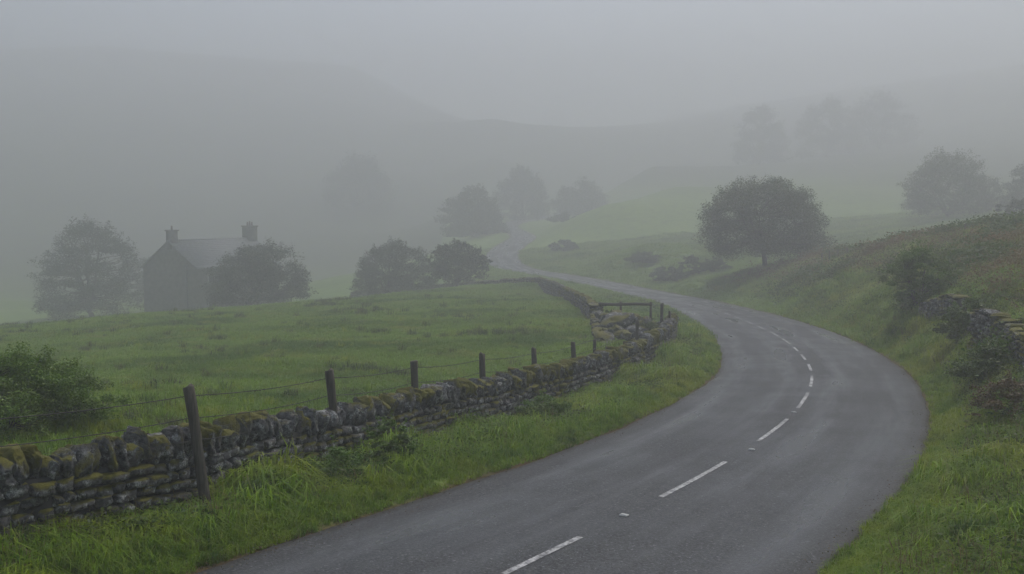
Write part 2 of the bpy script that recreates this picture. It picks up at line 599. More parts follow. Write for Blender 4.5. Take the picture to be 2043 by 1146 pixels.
gx = axis(-640, -13, 21, 640, .22, 1.045)
gy = axis(-320, 6, 56, 720, .22, 1.028)
X, Y = np.meshgrid(gx, gy, indexing='xy')
Z, ridx, roff, rover = gz(X, Y, True)
xr, yr = X.ravel(), Y.ravel()
nx, ny = len(gx), len(gy)
i, j = np.meshgrid(np.arange(ny - 1), np.arange(nx - 1), indexing='ij')
fq = np.stack([i * nx + j, i * nx + j + 1, (i + 1) * nx + j + 1, (i + 1) * nx + j], -1).reshape(-1, 4)
ground = build('ground', np.stack([xr, yr, Z], 1), fq, M['ground'], smooth=True)
tag(ground, 'rolling green turf of the valley fields and road banks', 'ground', kind='structure')


def bracken_mask(x, y, z):
    """where the brown bracken grows on the right bank: the upper slope above the road"""
    x, y, z = np.ravel(x), np.ravel(y), np.ravel(z)
    u, v = proj(np.stack([x, y, z], 1))
    idx, off, dist = nearest_road(x, y)
    right = sstep(2.2, 6.0, -off - RHALF[idx]) * sstep(20, 34, y) * (1 - sstep(88, 102, y)) * (1 - sstep(0, 10, x - (30 + (60 - y) * .12)))
    nn = noise2(x, y, 5.0, 40, 3)
    return np.clip(right * sstep(-.25, .25, nn + .12), 0, 1)


bm_ = bracken_mask(xr, yr, Z)
ed_ = (1 - sstep(.03, .30, rover + .12 * noise2(xr, yr, .8, 77, 2))) * (rover < 1)
me = ground.data
_u = CX + F * xr / np.maximum(yr, 1.0)
moor_ = np.clip(sstep(130, 260, yr + 40 * noise2(xr, yr, 40, 71, 4)) * (xr < -18) + sstep(0, 16, Z - CAMZ + 6 * noise2(xr, yr, 30, 72, 4)) * sstep(110, 150, yr), 0, 1) * .9
th_ = (np.abs(roff) > 0) * sstep(.2, .7, rover) * (1 - sstep(2.2, 4.5, rover)) * (1 - sstep(40, 60, yr)) * .85
for nm, val in (('bracken', bm_), ('edge', ed_), ('moor', moor_), ('thatch', th_)):
    at_ = me.attributes.new(nm, 'FLOAT', 'POINT')
    at_.data.foreach_set('value', val.astype(np.float32))

# ------------------------------------------------------------------ road, its markings, kerb
cols = np.array([-1, -.985, -.93, -.75, -.5, -.25, 0, .25, .5, .75, .93, .985, 1.0])
ii = np.arange(len(ROAD))
jit = .11 * noise2(RLEN, RLEN * 0, .9, 5, 3) + .05 * noise2(RLEN, RLEN * 0 + 9, 5, 6, 2)
jit2 = .11 * noise2(RLEN, RLEN * 0 + 31, .9, 15, 3) + .05 * noise2(RLEN, RLEN * 0 + 49, 5, 16, 2)
V, AL, ED = [], [], []
for c in cols:
    off = c * (RHALF + np.where(c > 0, jit, jit2) * abs(c) ** 6)
    z = road_z(ii, off) + .0 - (.05 if abs(c) == 1 else 0)
    V.append(np.stack([ROAD[:, 0] + RN[:, 0] * off, ROAD[:, 1] + RN[:, 1] * off, z], 1))
    AL.append(np.stack([off, RLEN, off * 0], 1))
    ED.append(np.full(len(ROAD), sstep(.9, 1.0, abs(c)) * .8))
V, AL, ED = np.array(V), np.array(AL), np.array(ED)
m = len(ROAD)
i, j = np.meshgrid(np.arange(len(cols) - 1), np.arange(m - 1), indexing='ij')
fq = np.stack([i * m + j, i * m + j + 1, (i + 1) * m + j + 1, (i + 1) * m + j], -1).reshape(-1, 4)[:, ::-1]
road = build('road', V.reshape(-1, 3), fq, M['road'], smooth=True)
a_ = road.data.attributes.new('along', 'FLOAT_VECTOR', 'POINT')
a_.data.foreach_set('vector', AL.reshape(-1).astype(np.float32))
a_ = road.data.attributes.new('edge', 'FLOAT', 'POINT')
a_.data.foreach_set('value', ED.reshape(-1).astype(np.float32))
tag(road, 'wet dark asphalt country road winding into the fog', 'road', kind='structure')


def road_at(s):
    return np.array([np.interp(s, RLEN, ROAD[:, k]) for k in range(3)]), np.array([np.interp(s, RLEN, RN[:, k]) for k in range(2)])


def s_of(pxl, pyl):
    u, v = proj(ROAD)
    ok = ROAD[:, 1] > 5
    d = np.where(ok, np.hypot(u - pxl, v - pyl), 1e9)
    return RLEN[d.argmin()]


dash = [((1000, 1160), (1165, 1085)), ((1325, 1000), (1458, 930)), ((1517, 887), (1580, 843)), ((1600, 818), (1620, 788)), ((1626, 775), (1627, 752)),
        ((1624, 742), (1619, 727)), ((1612, 720), (1605, 708)), ((1596, 702), (1587, 695))]
spans = [(s_of(*a), s_of(*b)) for a, b in dash]
s = spans[-1][1]
s0 = spans[0][0]
while s < 330:
    s += 1.5 if s < 140 else 2.2
    spans.append((s, s + 2.9))
    s += 2.9
spans.append((s0 - 5.2, s0 - 2.0))
for a, b in spans:
    k = max(3, int((b - a) / .4) + 1)
    v = []
    hw = .043
    for q in np.linspace(a, b, k):
        p, nn = road_at(q)
        for o in (-hw, hw): v.append((p[0] + nn[0] * o, p[1] + nn[1] * o, p[2] + .006))
    f = [(2 * q, 2 * q + 2, 2 * q + 3, 2 * q + 1) for q in range(k - 1)]
    build('centre_dash', v, np.array(f)[:, ::-1], M['paint'], road)
for (u, v_) in [(1247, 1038), (1490, 904), (1590, 828)]:
    sp = s_of(u, v_)
    p, nn = road_at(sp)
    mb = MB()
    c, s_ = nn
    Mx = np.array([[c, -s_, 0], [s_, c, 0], [0, 0, 1]])
    mb.box((0, 0, .006), (.11, .09, .012), Mx)
    mb.box((0, 0, .016), (.08, .05, .008), Mx)
    o = mb.build('road_stud', M['stud'], road)
    o.location = (p[0] + (.0 if u < 1490 or u > 1500 else .12), p[1], p[2] + .002)

# ------------------------------------------------------------------ stones and dry stone walls
_ico = {}


def ico(sub):
    if sub not in _ico:
        bm = bmesh.new()
        bmesh.ops.create_icosphere(bm, subdivisions=sub, radius=1)
        _ico[sub] = (np.array([v.co[:] for v in bm.verts]), np.array([[v.index for v in f.verts] for f in bm.faces]))
        bm.free()
    v, f = _ico[sub]
    return v.copy(), f


def stone_mesh(seed, power, amp, sub=3, mat=None, freq=1.6):
    """a rounded, broken block of unit size"""
    v, f = ico(sub)
    p = np.sign(v) * np.abs(v) ** power
    r = 1 + amp * noise3(v * freq + seed * 7.3, seed) + amp * .5 * noise3(v * freq * 2.6 + seed * 3.1, seed + 50) + amp * .28 * noise3(v * freq * 6 + seed, seed + 90)
    p = p * r[:, None]
    for k in range(3):                       # a few broken flat faces
        r2 = np.random.default_rng(seed * 10 + k)
        d = r2.normal(size=3)
        d /= np.linalg.norm(d)
        h = p @ d
        lim = .62 * h.max() + r2.random() * .2
        p = p - np.maximum(h - lim, 0)[:, None] * d * .8
    p = p / np.abs(p).max(0) * .5
    me = bpy.data.meshes.new('stone')
    me.from_pydata(p.tolist(), [], f.tolist())
    me.polygons.foreach_set('use_smooth', np.ones(len(f), bool))
    me.materials.append(mat)
    me.update()
    return me


COPE = [stone_mesh(k + 1, .60, .26, 4, M['stone'], 1.8) for k in range(10)]
BLOCK = [stone_mesh(k + 31, .42, .20, 3, M['stone_low'], 2.2) for k in range(12)]
RUBBLE = [stone_mesh(k + 61, .66, .28, 2, M['stone_low']) for k in range(6)]
ROCKM = [stone_mesh(k + 81, .85, .34, 4, M['rock'], 1.3) for k in range(5)]


def stone_obj(name, me, M4, parent):
    o = bpy.data.objects.new(name, me)
    COL.objects.link(o)
    o.parent = parent
    o.matrix_world = M4
    return o


def frame_at(P, T, size, tilt=(0, 0, 0)):
    """stone frame: local x along the wall, y across, z up"""
    a = math.atan2(T[1], T[0])
    from mathutils import Euler
    m = Matrix.Translation(Vector(P)) @ Matrix.Rotation(a, 4, 'Z') @ Euler(tilt).to_matrix().to_4x4()
    return m @ Matrix.Diagonal((size[0], size[1], size[2], 1))


def merge(items, name, parent):
    """joins (mesh, matrix) pairs into one part"""
    Vs, Fs, nn = [], [], 0
    mat = None
    for me, mx in items:
        v = np.empty(len(me.vertices) * 3)
        me.vertices.foreach_get('co', v)
        v = v.reshape(-1, 3)
        f = np.empty(len(me.polygons) * 3, int)
        me.polygons.foreach_get('vertices', f)
        a = np.array(mx)
        Vs.append(v @ a[:3, :3].T + a[:3, 3])
        Fs.append(f.reshape(-1, 3) + nn)
        nn += len(v)
        mat = me.materials[0]
    o = build(name, np.concatenate(Vs), np.concatenate(Fs), mat, parent, True)
    o['kind'] = 'stuff'
    return o


def wall(name, label, top, height, side, cope=(.24, .44, .36), thick=.42, limit=300, cope_limit=999, course=.17, seed=1, coping=True, gaps=0.0, ground_follow=False, both=False):
    """a dry stone wall along the polyline `top` (x,y,z of its crest); side = +1 faces left of travel, -1 right"""
    r = np.random.default_rng(seed)
    P = smooth(resample(catmull(np.asarray(top)), .1), 6)
    if ground_follow: P[:, 2] = gz(P[:, 0], P[:, 1]) + height
    T = np.gradient(P[:, :2], axis=0)
    T /= np.linalg.norm(T, axis=1)[:, None]
    Nn = np.stack([-T[:, 1], T[:, 0]], 1)
    L = len(P) * .1
    P[:, 2] += .05 * noise2(np.arange(len(P)) * .1, np.arange(len(P)) * 0, 1.6, seed + 3, 2)
    base = gz(P[:, 0], P[:, 1])
    root = empty(name, (P[len(P) // 2][0], P[len(P) // 2][1], base[len(P) // 2]))
    tag(root, label, 'wall', kind='thing')
    bpy.context.view_layer.update()
    ch = cope[2] if coping else .05
    # rubble heart
    k = np.arange(0, len(P), 3)
    prof = [(-.36, 0), (-.30, 1), (.30, 1), (.36, 0)]
    V = []
    for (o, h) in prof:
        oo = o * thick + .02 * r.normal(size=len(k))
        z = (base[k] - .15) if h == 0 else (P[k, 2] - ch * .75)
        V.append(np.stack([P[k, 0] + Nn[k, 0] * oo, P[k, 1] + Nn[k, 1] * oo, z], 1))
    V = np.array(V).reshape(-1, 3)
    m = len(k)
    f = []
    for a in range(4):
        b = (a + 1) % 4
        jj = np.arange(m - 1)
        f.append(np.stack([a * m + jj, a * m + jj + 1, b * m + jj + 1, b * m + jj], 1))
    f = np.concatenate(f + [np.array([[0, m, 2 * m, 3 * m], [m - 1, 4 * m - 1, 3 * m - 1, 2 * m - 1]])])
    core = build('rubble_heart', V - np.array(root.location), f, M['core'], root)
    placed = []

    def fr(s):
        q = min(max(s / .1, 0), len(P) - 1.001)
        a = int(q)
        t = q - a
        return P[a] * (1 - t) + P[a + 1] * t, T[a], Nn[a], base[a] * (1 - t) + base[a + 1] * t

    if coping:
        s = 0.0
        while s < L - .1:
            w = cope[0] * r.uniform(.6, 1.45)
            p, t, nn, b = fr(s + w / 2)
            hh = cope[2] * r.uniform(.8, 1.22)
            dd = cope[1] * r.uniform(.88, 1.12)
            ctr = (p[0] + nn[0] * r.normal() * .025, p[1] + nn[1] * r.normal() * .025, p[2] - cope[2] * .95 + hh * .5)
            mx = frame_at(ctr, t, (w * 1.02, dd * 1.08, hh * 1.12), (r.normal() * .08, r.normal() * .15 + .12, r.normal() * .10))
            if r.random() > gaps: placed.append((COPE[r.integers(len(COPE))], mx, ctr, 'coping_stone'))
            s += w
    for sd in ((side, -side) if both else (side,)):
        nc = int(math.ceil((height - ch * .8) / course)) + 1
        for c in range(nc):
            s = r.random() * .2
            while s < L - .1:
                w = course * r.uniform(1.1, 3.0)
                p, t, nn, b = fr(s + w / 2)
                z = p[2] - ch * .86 - (c + .5) * course + r.normal() * .012
                if z > b - .08:
                    tk = (.33 + .10 * (c / max(nc, 1))) * thick + r.uniform(-.03, .035)
                    ctr = (p[0] + nn[0] * sd * (tk - .06), p[1] + nn[1] * sd * (tk - .06), z)
                    mx = frame_at(ctr, t, (w * 1.04, .30 * r.uniform(.9, 1.15), course * r.uniform(.92, 1.22)), (r.normal() * .05, r.normal() * .05, r.normal() * .06))
                    if r.random() > gaps: placed.append((BLOCK[r.integers(len(BLOCK))], mx, ctr, 'stone'))
                s += w
    for nm, lim in (('coping_stone', cope_limit), ('stone', limit)):
        it = [q for q in placed if q[3] == nm]

        def score(q):
            u, v = proj(np.array(q[2]))
            return q[2][1] + (500 if not (-60 < u < 2100) or q[2][1] < 2 else 0)
        it.sort(key=score)
        for q in it[:lim]: stone_obj(nm, q[0], q[1], root)
        if it[lim:]:
            inv = root.matrix_world.inverted()
            merge([(q[0] if nm == 'coping_stone' and len(it) < 60 else RUBBLE[hash(q[2][0]) % len(RUBBLE)], inv @ q[1]) for q in it[lim:]], 'far_' + nm + 's' if nm == 'stone' else 'far_coping', root)
    return root, P, T, Nn


wallA = wall('dry_stone_wall', 'mossy dry stone wall with upright coping beside the near verge', WALL_TOP, WALL_H, -1, cope=(.20, .48, .40), thick=.48, seed=4, course=.145)
# the wall further along the same field, from the gap up to the crest
WB = [at(1187, 606, 50), at(1168, 592, 58), at(1135, 576, 72), at(1105, 563, 86), at(1078, 553, 98)]
wall('dry_stone_wall', 'hazy dry stone wall climbing from the stone gap towards the far bend', WB, .85, 1, cope=(.30, .42, .30), thick=.42, limit=110, cope_limit=80, course=.2, seed=8, both=False)
WC = [far_at(1076, 553, 99), far_at(1020, 556, 103), far_at(940, 563, 104), far_at(860, 568, 103), far_at(770, 574, 102), far_at(700, 582, 100)]
wall('dry_stone_wall', 'dark field wall along the crest below the pair of thorn trees', WC, .9, 1, cope=(.45, .45, .3), thick=.5, limit=0, cope_limit=0, course=.26, seed=9)
WG = [far_at(415, 603, 93), far_at(330, 611, 93), far_at(235, 616, 94)]
wall('garden_wall', 'low dark garden wall in front of the cottage gable', WG, .8, 1, cope=(.45, .4, .2), thick=.45, limit=0, cope_limit=0, course=.26, seed=10, ground_follow=True)
# the ruined walls in the right bank
WR1 = [at(2190, 760, 18.5), at(2110, 700, 20.5), at(2060, 668, 22.5), at(2020, 640, 24.5), at(1985, 622, 26), at(1957, 614, 27)]
wall('ruined_wall', 'broken stone wall with slabs in the bank at the right edge', WR1, 1.05, 1, cope=(.34, .5, .14), thick=.5, seed=12, course=.13, gaps=.04, limit=300)
WR2 = [at(1925, 590, 33), at(1895, 588, 35), at(1868, 597, 36.5), at(1845, 612, 38)]
wall('ruined_wall', 'small patch of pale tumbled wall below the green sapling', WR2, 1.15, 1, cope=(.36, .5, .16), thick=.5, seed=13, course=.16, gaps=.05, limit=300)

wall('fold_wall', 'short dark ruined wall running down from the squat pier into the field', [at(1189, 622, 48.5), at(1190, 640, 46), at(1196, 664, 42.5), at(1210, 686, 39.5)], .8, 1, cope=(.3, .46, .24), thick=.5, seed=14, course=.2, gaps=.06, limit=120)
# the gap in the wall: pier, rail, boulders
p = at(1190, 612, 49)
zz = g1(p[0], p[1])
pier = empty('stone_pier', (p[0], p[1], zz))
tag(pier, 'squat pier of stacked stones at the end of the far wall', 'pier')
bpy.context.view_layer.update()
r = np.random.default_rng(3)
hh = 0
ph = p[2] - zz
while hh < ph:
    c = min(.2, max(.12, ph - hh))
    for k in range(2):
        for kk in range(2):
            stone_obj('stone', BLOCK[r.integers(12)], frame_at((p[0] + (k - .5) * .34 + r.normal() * .02, p[1] + (kk - .5) * .3, zz + hh + c / 2), (1, .1), (.42 * r.uniform(.9, 1.1), .38, c * 1.2), (0, r.normal() * .05, r.normal() * .1)), pier)
    hh += c
stone_obj('cap_stone', BLOCK[2], frame_at((p[0] + .05, p[1], zz + hh + .04), (1, .1), (.95, .8, .14)), pier)
a, b = at(1196, 607, 48.6), at(1302, 608, 46.8)
rail = empty('timber_rail', (a[0], a[1], a[2]))
tag(rail, 'old dark timber rail bridging the gap beside the stone pier', 'rail')
mb = MB()
mb.tube([np.zeros(3), (b - a) * .3 + [0, 0, -.02], (b - a) * .7 + [0, 0, .02], b - a], [.085, .08, .075, .07], 6)
mb.build('beam', M['post'], rail)
for t_ in (.42, .98):
    q = a + (b - a) * t_
    mb = MB()
    h = q[2] - g1(q[0], q[1])
    mb.tube([q - a + [0, .05, .12], q - a + [0, .05, -h - .1]], [.06, .07], 6)
    mb.build('post', M['post'], rail)
for (u, v, d, sx, sy, sz, lab) in [(1232, 652, 44.5, 1.9, 1.3, 1.15, 'largest pale grey boulder lying in the gap of the wall'),
                                   (1266, 676, 42.5, 1.3, 1.0, .85, 'pale lichened boulder just behind the mossy wall coping'),
                                   (1290, 641, 45, 1.0, .9, .6, 'small grey boulder under the right half of the timber rail'),
                                   (1208, 690, 40.5, 1.3, .9, .62, 'low brown boulder at the field side of the wall gap')]:
    p = at(u, v, d)
    z = g1(p[0], p[1])
    o = bpy.data.objects.new('boulder', ROCKM[int(u) % 5])
    COL.objects.link(o)
    hz = max(sz, (p[2] - z) + sz * .5)
    o.location = (p[0], p[1], z + hz * .42)
    o.scale = (sx, sy, hz)
    o.rotation_euler = (.1, -.3 if u < 1240 else .15, u)
    tag(o, lab, 'boulder', 'boulders in the gap of the wall')

pile = empty('rubble_pile', at(1240, 690, 42))
tag(pile, 'dark tumbled stones heaped between the boulders and the near wall', 'rubble')
bpy.context.view_layer.update()
r = np.random.default_rng(91)
for k in range(46):
    q = at(r.uniform(1195, 1325), 660, r.uniform(40.5, 48))
    z = g1(q[0], q[1])
    sc = r.uniform(.25, .6)
    mx = frame_at((q[0], q[1], z + sc * .25 + (r.random() < .35) * .28), (math.cos(k), math.sin(k)), (sc * 1.2, sc * .9, sc * .7), (r.normal() * .3, r.normal() * .3, 0))
    stone_obj('stone', (COPE if k % 3 else BLOCK)[k % 10], mx, pile)

# ------------------------------------------------------------------ the wire fence behind the wall
fence = empty('wire_fence', (0, 0, 0))
tag(fence, 'post and barbed wire fence running along the mossy wall', 'fence')
POSTS = [  # top pixel, depth, thickness, base pixel shift, behind-wall flag
    ((-250, 832), 9.7, .13, 30), ((368, 775), 13.05, .150, 40), ((652, 742), 16.6, .150, 30), ((824, 723), 19.6, .150, 12), ((962, 708), 22.8, .145, 4),
    ((1066, 697), 26.2, .14, 2), ((1144, 684), 30.0, .14, 2), ((1272, 640), 38.5, .14, 1), ((1187, 680), 33.0, .11, 0), ((1322, 606), 44.0, .15, 0), ((1338, 622), 43.0, .12, 1)]
tops = []
for kk, (tp, d, w, lean) in enumerate(POSTS):
    p = at(tp[0], tp[1], d)
    if kk == 1:
        b = at(408, 1000, 13.0)
        b[2] = g1(b[0], b[1]) - .15
    else:
        b = p.copy()
        b[0] += lean / F * d * .9
        b[2] = g1(b[0], b[1]) - .2
    mb = MB()
    ts = np.linspace(0, 1, 9)
    q = p[None] + (b - p)[None] * ts[:, None] + np.stack([.012 * np.sin(ts * 5 + kk), ts * 0, ts * 0], 1)
    q = np.concatenate([[p + [0, 0, .012]], q])
    rad = np.r_[w * .40, w * .5 * (1 + .05 * np.sin(ts * 9 + kk))]
    mb.tube(q - p, rad, 8)
    o = mb.build('post', M['post'], fence, True)
    o.location = p
    tops.append(p)
line = [tops[k] for k in (0, 1, 2, 3, 4, 5, 6, 7, 10)]
hgt = [.13, .36, .60]


def wire_pts(z_off, sag, rough=.0):
    out = []
    for a, b in zip(line[:-1], line[1:]):
        t = np.linspace(0, 1, 14, endpoint=False)
        q = a[None] + (b - a)[None] * t[:, None]
        q[:, 2] += -z_off - sag * 4 * t * (1 - t)
        q[:, 1] += .07
        out.append(q)
    out.append(np.array([line[-1] + [0, .07, -z_off]]))
    return np.concatenate(out)


for k, (zo, sg) in enumerate(((.13, .05), (.43, .06), (.74, .05))):
    W_ = wire_pts(zo, sg)
    mb = MB()
    mb.tube(W_, .006, 4)
    if k < 2:
        for q in resample(W_, .17)[:190]:
            dv = rng.normal(size=3) * .018
            mb.tube([q - dv, q + dv], .0036, 3, False)
    mb.build('barbed_wire' if k < 2 else 'wire', M['wire'], fence)
mb = MB()
lo, hi = wire_pts(.95, .04), wire_pts(.43, .06)
lo, hi = resample(lo, .01), resample(hi, .01)
nlo = min(len(lo), len(hi))
Ld = np.linspace(0, 1, 110)
for t in Ld:
    a, b = lo[int(t * (len(lo) - 1))], hi[int(t * (len(hi) - 1))]
    if a[1] > 13.2: mb.tube([a, b], .0022, 3, False)
for zo in (.58, .86): mb.tube(wire_pts(zo, .05), .0022, 3, False)
mb.build('wire_netting', M['wire'], fence)

# the fence on the ridge to the right
rf = empty('ridge_fence', (0, 0, 0))
tag(rf, 'line of thin fence posts along the ridge above the brown bank', 'fence')
rp = [(1640, 505, 80), (1655, 500, 78), (1672, 497, 76), (1690, 494, 74), (1735, 487, 71), (1802, 476, 66), (1837, 478, 64), (1848, 478, 63.5), (1924, 459, 60), (1990, 452, 56), (2060, 440, 53)]
prev = None
for (u, v, d) in rp:
    p = at(u, v, d)
    z = g1(p[0], p[1])
    p[2] = max(p[2], z + .75)
    p[2] = min(p[2], z + 1.4)
    mb = MB()
    mb.tube([p + [0, 0, .0], [p[0] + .02, p[1], z - .1]], [.05, .06], 6)
    mb.build('post', M['post'], rf)
    if prev is not None:
        for dz in (.08, .4):
            mb = MB()
            mb.tube([prev - [0, 0, dz], p - [0, 0, dz]], .006, 3, False)
            mb.build('wire', M['wire'], rf)
    prev = p


# ------------------------------------------------------------------ the cottage
def cottage():
    base = far_at(392, 612, 100)
    D = deep(392, 100)
    K = D / 100.0
    g = g1(base[0], base[1])
    th = R(-38)
    root = empty('stone_cottage', (base[0], base[1], g - .3))
    tag(root, 'old stone cottage with slate roof and two chimneys among the fog', 'cottage')
    # local frame: origin the near corner of gable and front wall; x along the gable to the left, y along the front wall receding right
    ex = np.array([-math.cos(th), -math.sin(th) * 0 - math.sin(R(38)) * -1 * -1 * 0 + math.sin(R(38)) * .0 + .62, 0])
    ex = np.array([-math.cos(R(38)), math.sin(R(38)) * .55, 0])
    ex /= np.linalg.norm(ex)
    ey = np.array([-ex[1] * -1, ex[0] * -1, 0])
    Mx = np.stack([ex, ey, np.array([0, 0, 1.0])], 1)
    G, Lh = 7.0 * K, 13.5 * K
    zb = base[2] - (g - .3)
    eave = (at(394, 535, D)[2] - (g - .3))
    apex = (at(332, 483, D)[2] - (g - .3))

    def loc(v): return np.asarray(v, float) @ Mx.T
    v = [(0, 0, -.6), (G, 0, -.6), (G, Lh, -.6), (0, Lh, -.6), (0, 0, eave), (G, 0, eave), (G, Lh, eave), (0, Lh, eave), (G / 2, 0, apex), (G / 2, Lh, apex)]
    f = [(0, 1, 5), (0, 5, 4), (4, 5, 8), (1, 2, 6), (1, 6, 5), (2, 3, 7), (2, 7, 6), (7, 9, 6), (3, 0, 4), (3, 4, 7)]
    build('wall', loc(v), f, M['hwall'], root)
    # roof: two slopes of overlapping slate courses
    for sgn in (0, 1):
        mb = MB()
        e0, e1 = ((0 if sgn == 0 else G), eave), (G / 2, apex)
        nrow = 14
        dx, dz = e1[0] - e0[0], e1[1] - e0[1]
        ln = math.hypot(dx, dz)
        nxv = (-dz / ln * (1 if dx > 0 else -1), abs(dx) / ln)
        for k in range(nrow):
            t0, t1 = (k - (.8 if k == 0 else .15)) / nrow, (k + 1) / nrow
            for (yy0, yy1) in [(-.25, Lh + .25)]:
                o0, o1 = .16, .10
                a = (e0[0] + dx * t0, e0[1] + dz * t0)
                b = (e0[0] + dx * t1, e0[1] + dz * t1)
                q = []
                for (w, oo) in ((a, o0), (b, o1)):
                    for y_ in (yy0, yy1):
                        for th_ in (0.02, oo):
                            q.append((w[0] + nxv[0] * th_, y_, w[1] + nxv[1] * th_ + (.05 * math.sin(k * 1.3) * 0)))
                q = loc(q)
                mb.add(q, [(1, 3, 7, 5), (0, 4, 6, 2), (0, 2, 3, 1), (4, 5, 7, 6), (0, 1, 5, 4), (2, 6, 7, 3)])
        rr = mb.build('roof', M['slate'], root)
        if sgn == 0:
            m2 = MB()
            m2.tube(loc([(G / 2, -.25, apex + .12), (G / 2, Lh + .25, apex + .12)]), .14, 6)
            m2.build('ridge_tiles', M['slate'], rr)
    for (yy, w, h, pots) in ((.55, 1.15, 1.5, 1), (Lh - .7, 1.7, 1.9, 3)):
        mb = MB()
        mb.box(loc([(G / 2, yy, apex + h / 2 - .5)])[0], (w * .8, w, h + 1.0), Mx)
        mb.box(loc([(G / 2, yy, apex + h - .06)])[0], (w * .8 + .22, w + .22, .16), Mx)
        ch = mb.build('chimney', M['hwall'], root)
        for k in range(pots):
            m2 = MB()
            c = loc([(G / 2, yy + (k - (pots - 1) / 2) * .5, apex + h)])[0]
            m2.tube([c, c + [0, 0, .55 + .12 * (k % 2)]], [.14, .11], 8)
            m2.build('chimney_pot', M['pot'], ch)
    # windows: two on the front wall, one small in the gable, and the door
    for (y0, z0, w, h) in ((2.6, eave - 1.5, 1.0, 1.0), (6.2, eave - 1.5, 1.0, 1.0), (2.6, .9, 1.1, 1.1)):
        mb = MB()
        mb.box(loc([(-.005, y0, z0)])[0], (.16, w + .2, h + .2), Mx)
        wn = mb.build('window', M['frame'], root)
        m2 = MB()
        m2.box(loc([(-.06, y0, z0)])[0], (.08, w, h), Mx)
        m2.build('pane', M['dark'], wn)
    mb = MB()
    mb.tube(loc([(1.55, -.09, eave + .3), (1.55, -.09, -.2)]), .09, 6)
    mb.build('drainpipe', M['dark'], root)


cottage()


# ------------------------------------------------------------------ trees and bushes
def leaves_at(c, size, r, flat=.5):
    """one small folded leaf quad at each centre"""
    n = len(c)
    a = r.normal(size=(n, 3))
    a[:, 2] *= flat
    a /= np.linalg.norm(a, axis=1)[:, None]
    b = r.normal(size=(n, 3))
    b[:, 2] *= flat
    b -= (b * a).sum(1)[:, None] * a
    b /= np.linalg.norm(b, axis=1)[:, None]
    s = (size * r.uniform(.6, 1.35, n))[:, None]
    nrm = np.cross(a, b) * s * .12
    v = np.stack([c - a * s * .5, c + b * s * .32 + nrm, c + a * s * .5, c - b * s * .32 + nrm], 1).reshape(-1, 3)
    f = np.arange(n * 4).reshape(-1, 4)
    return v, f


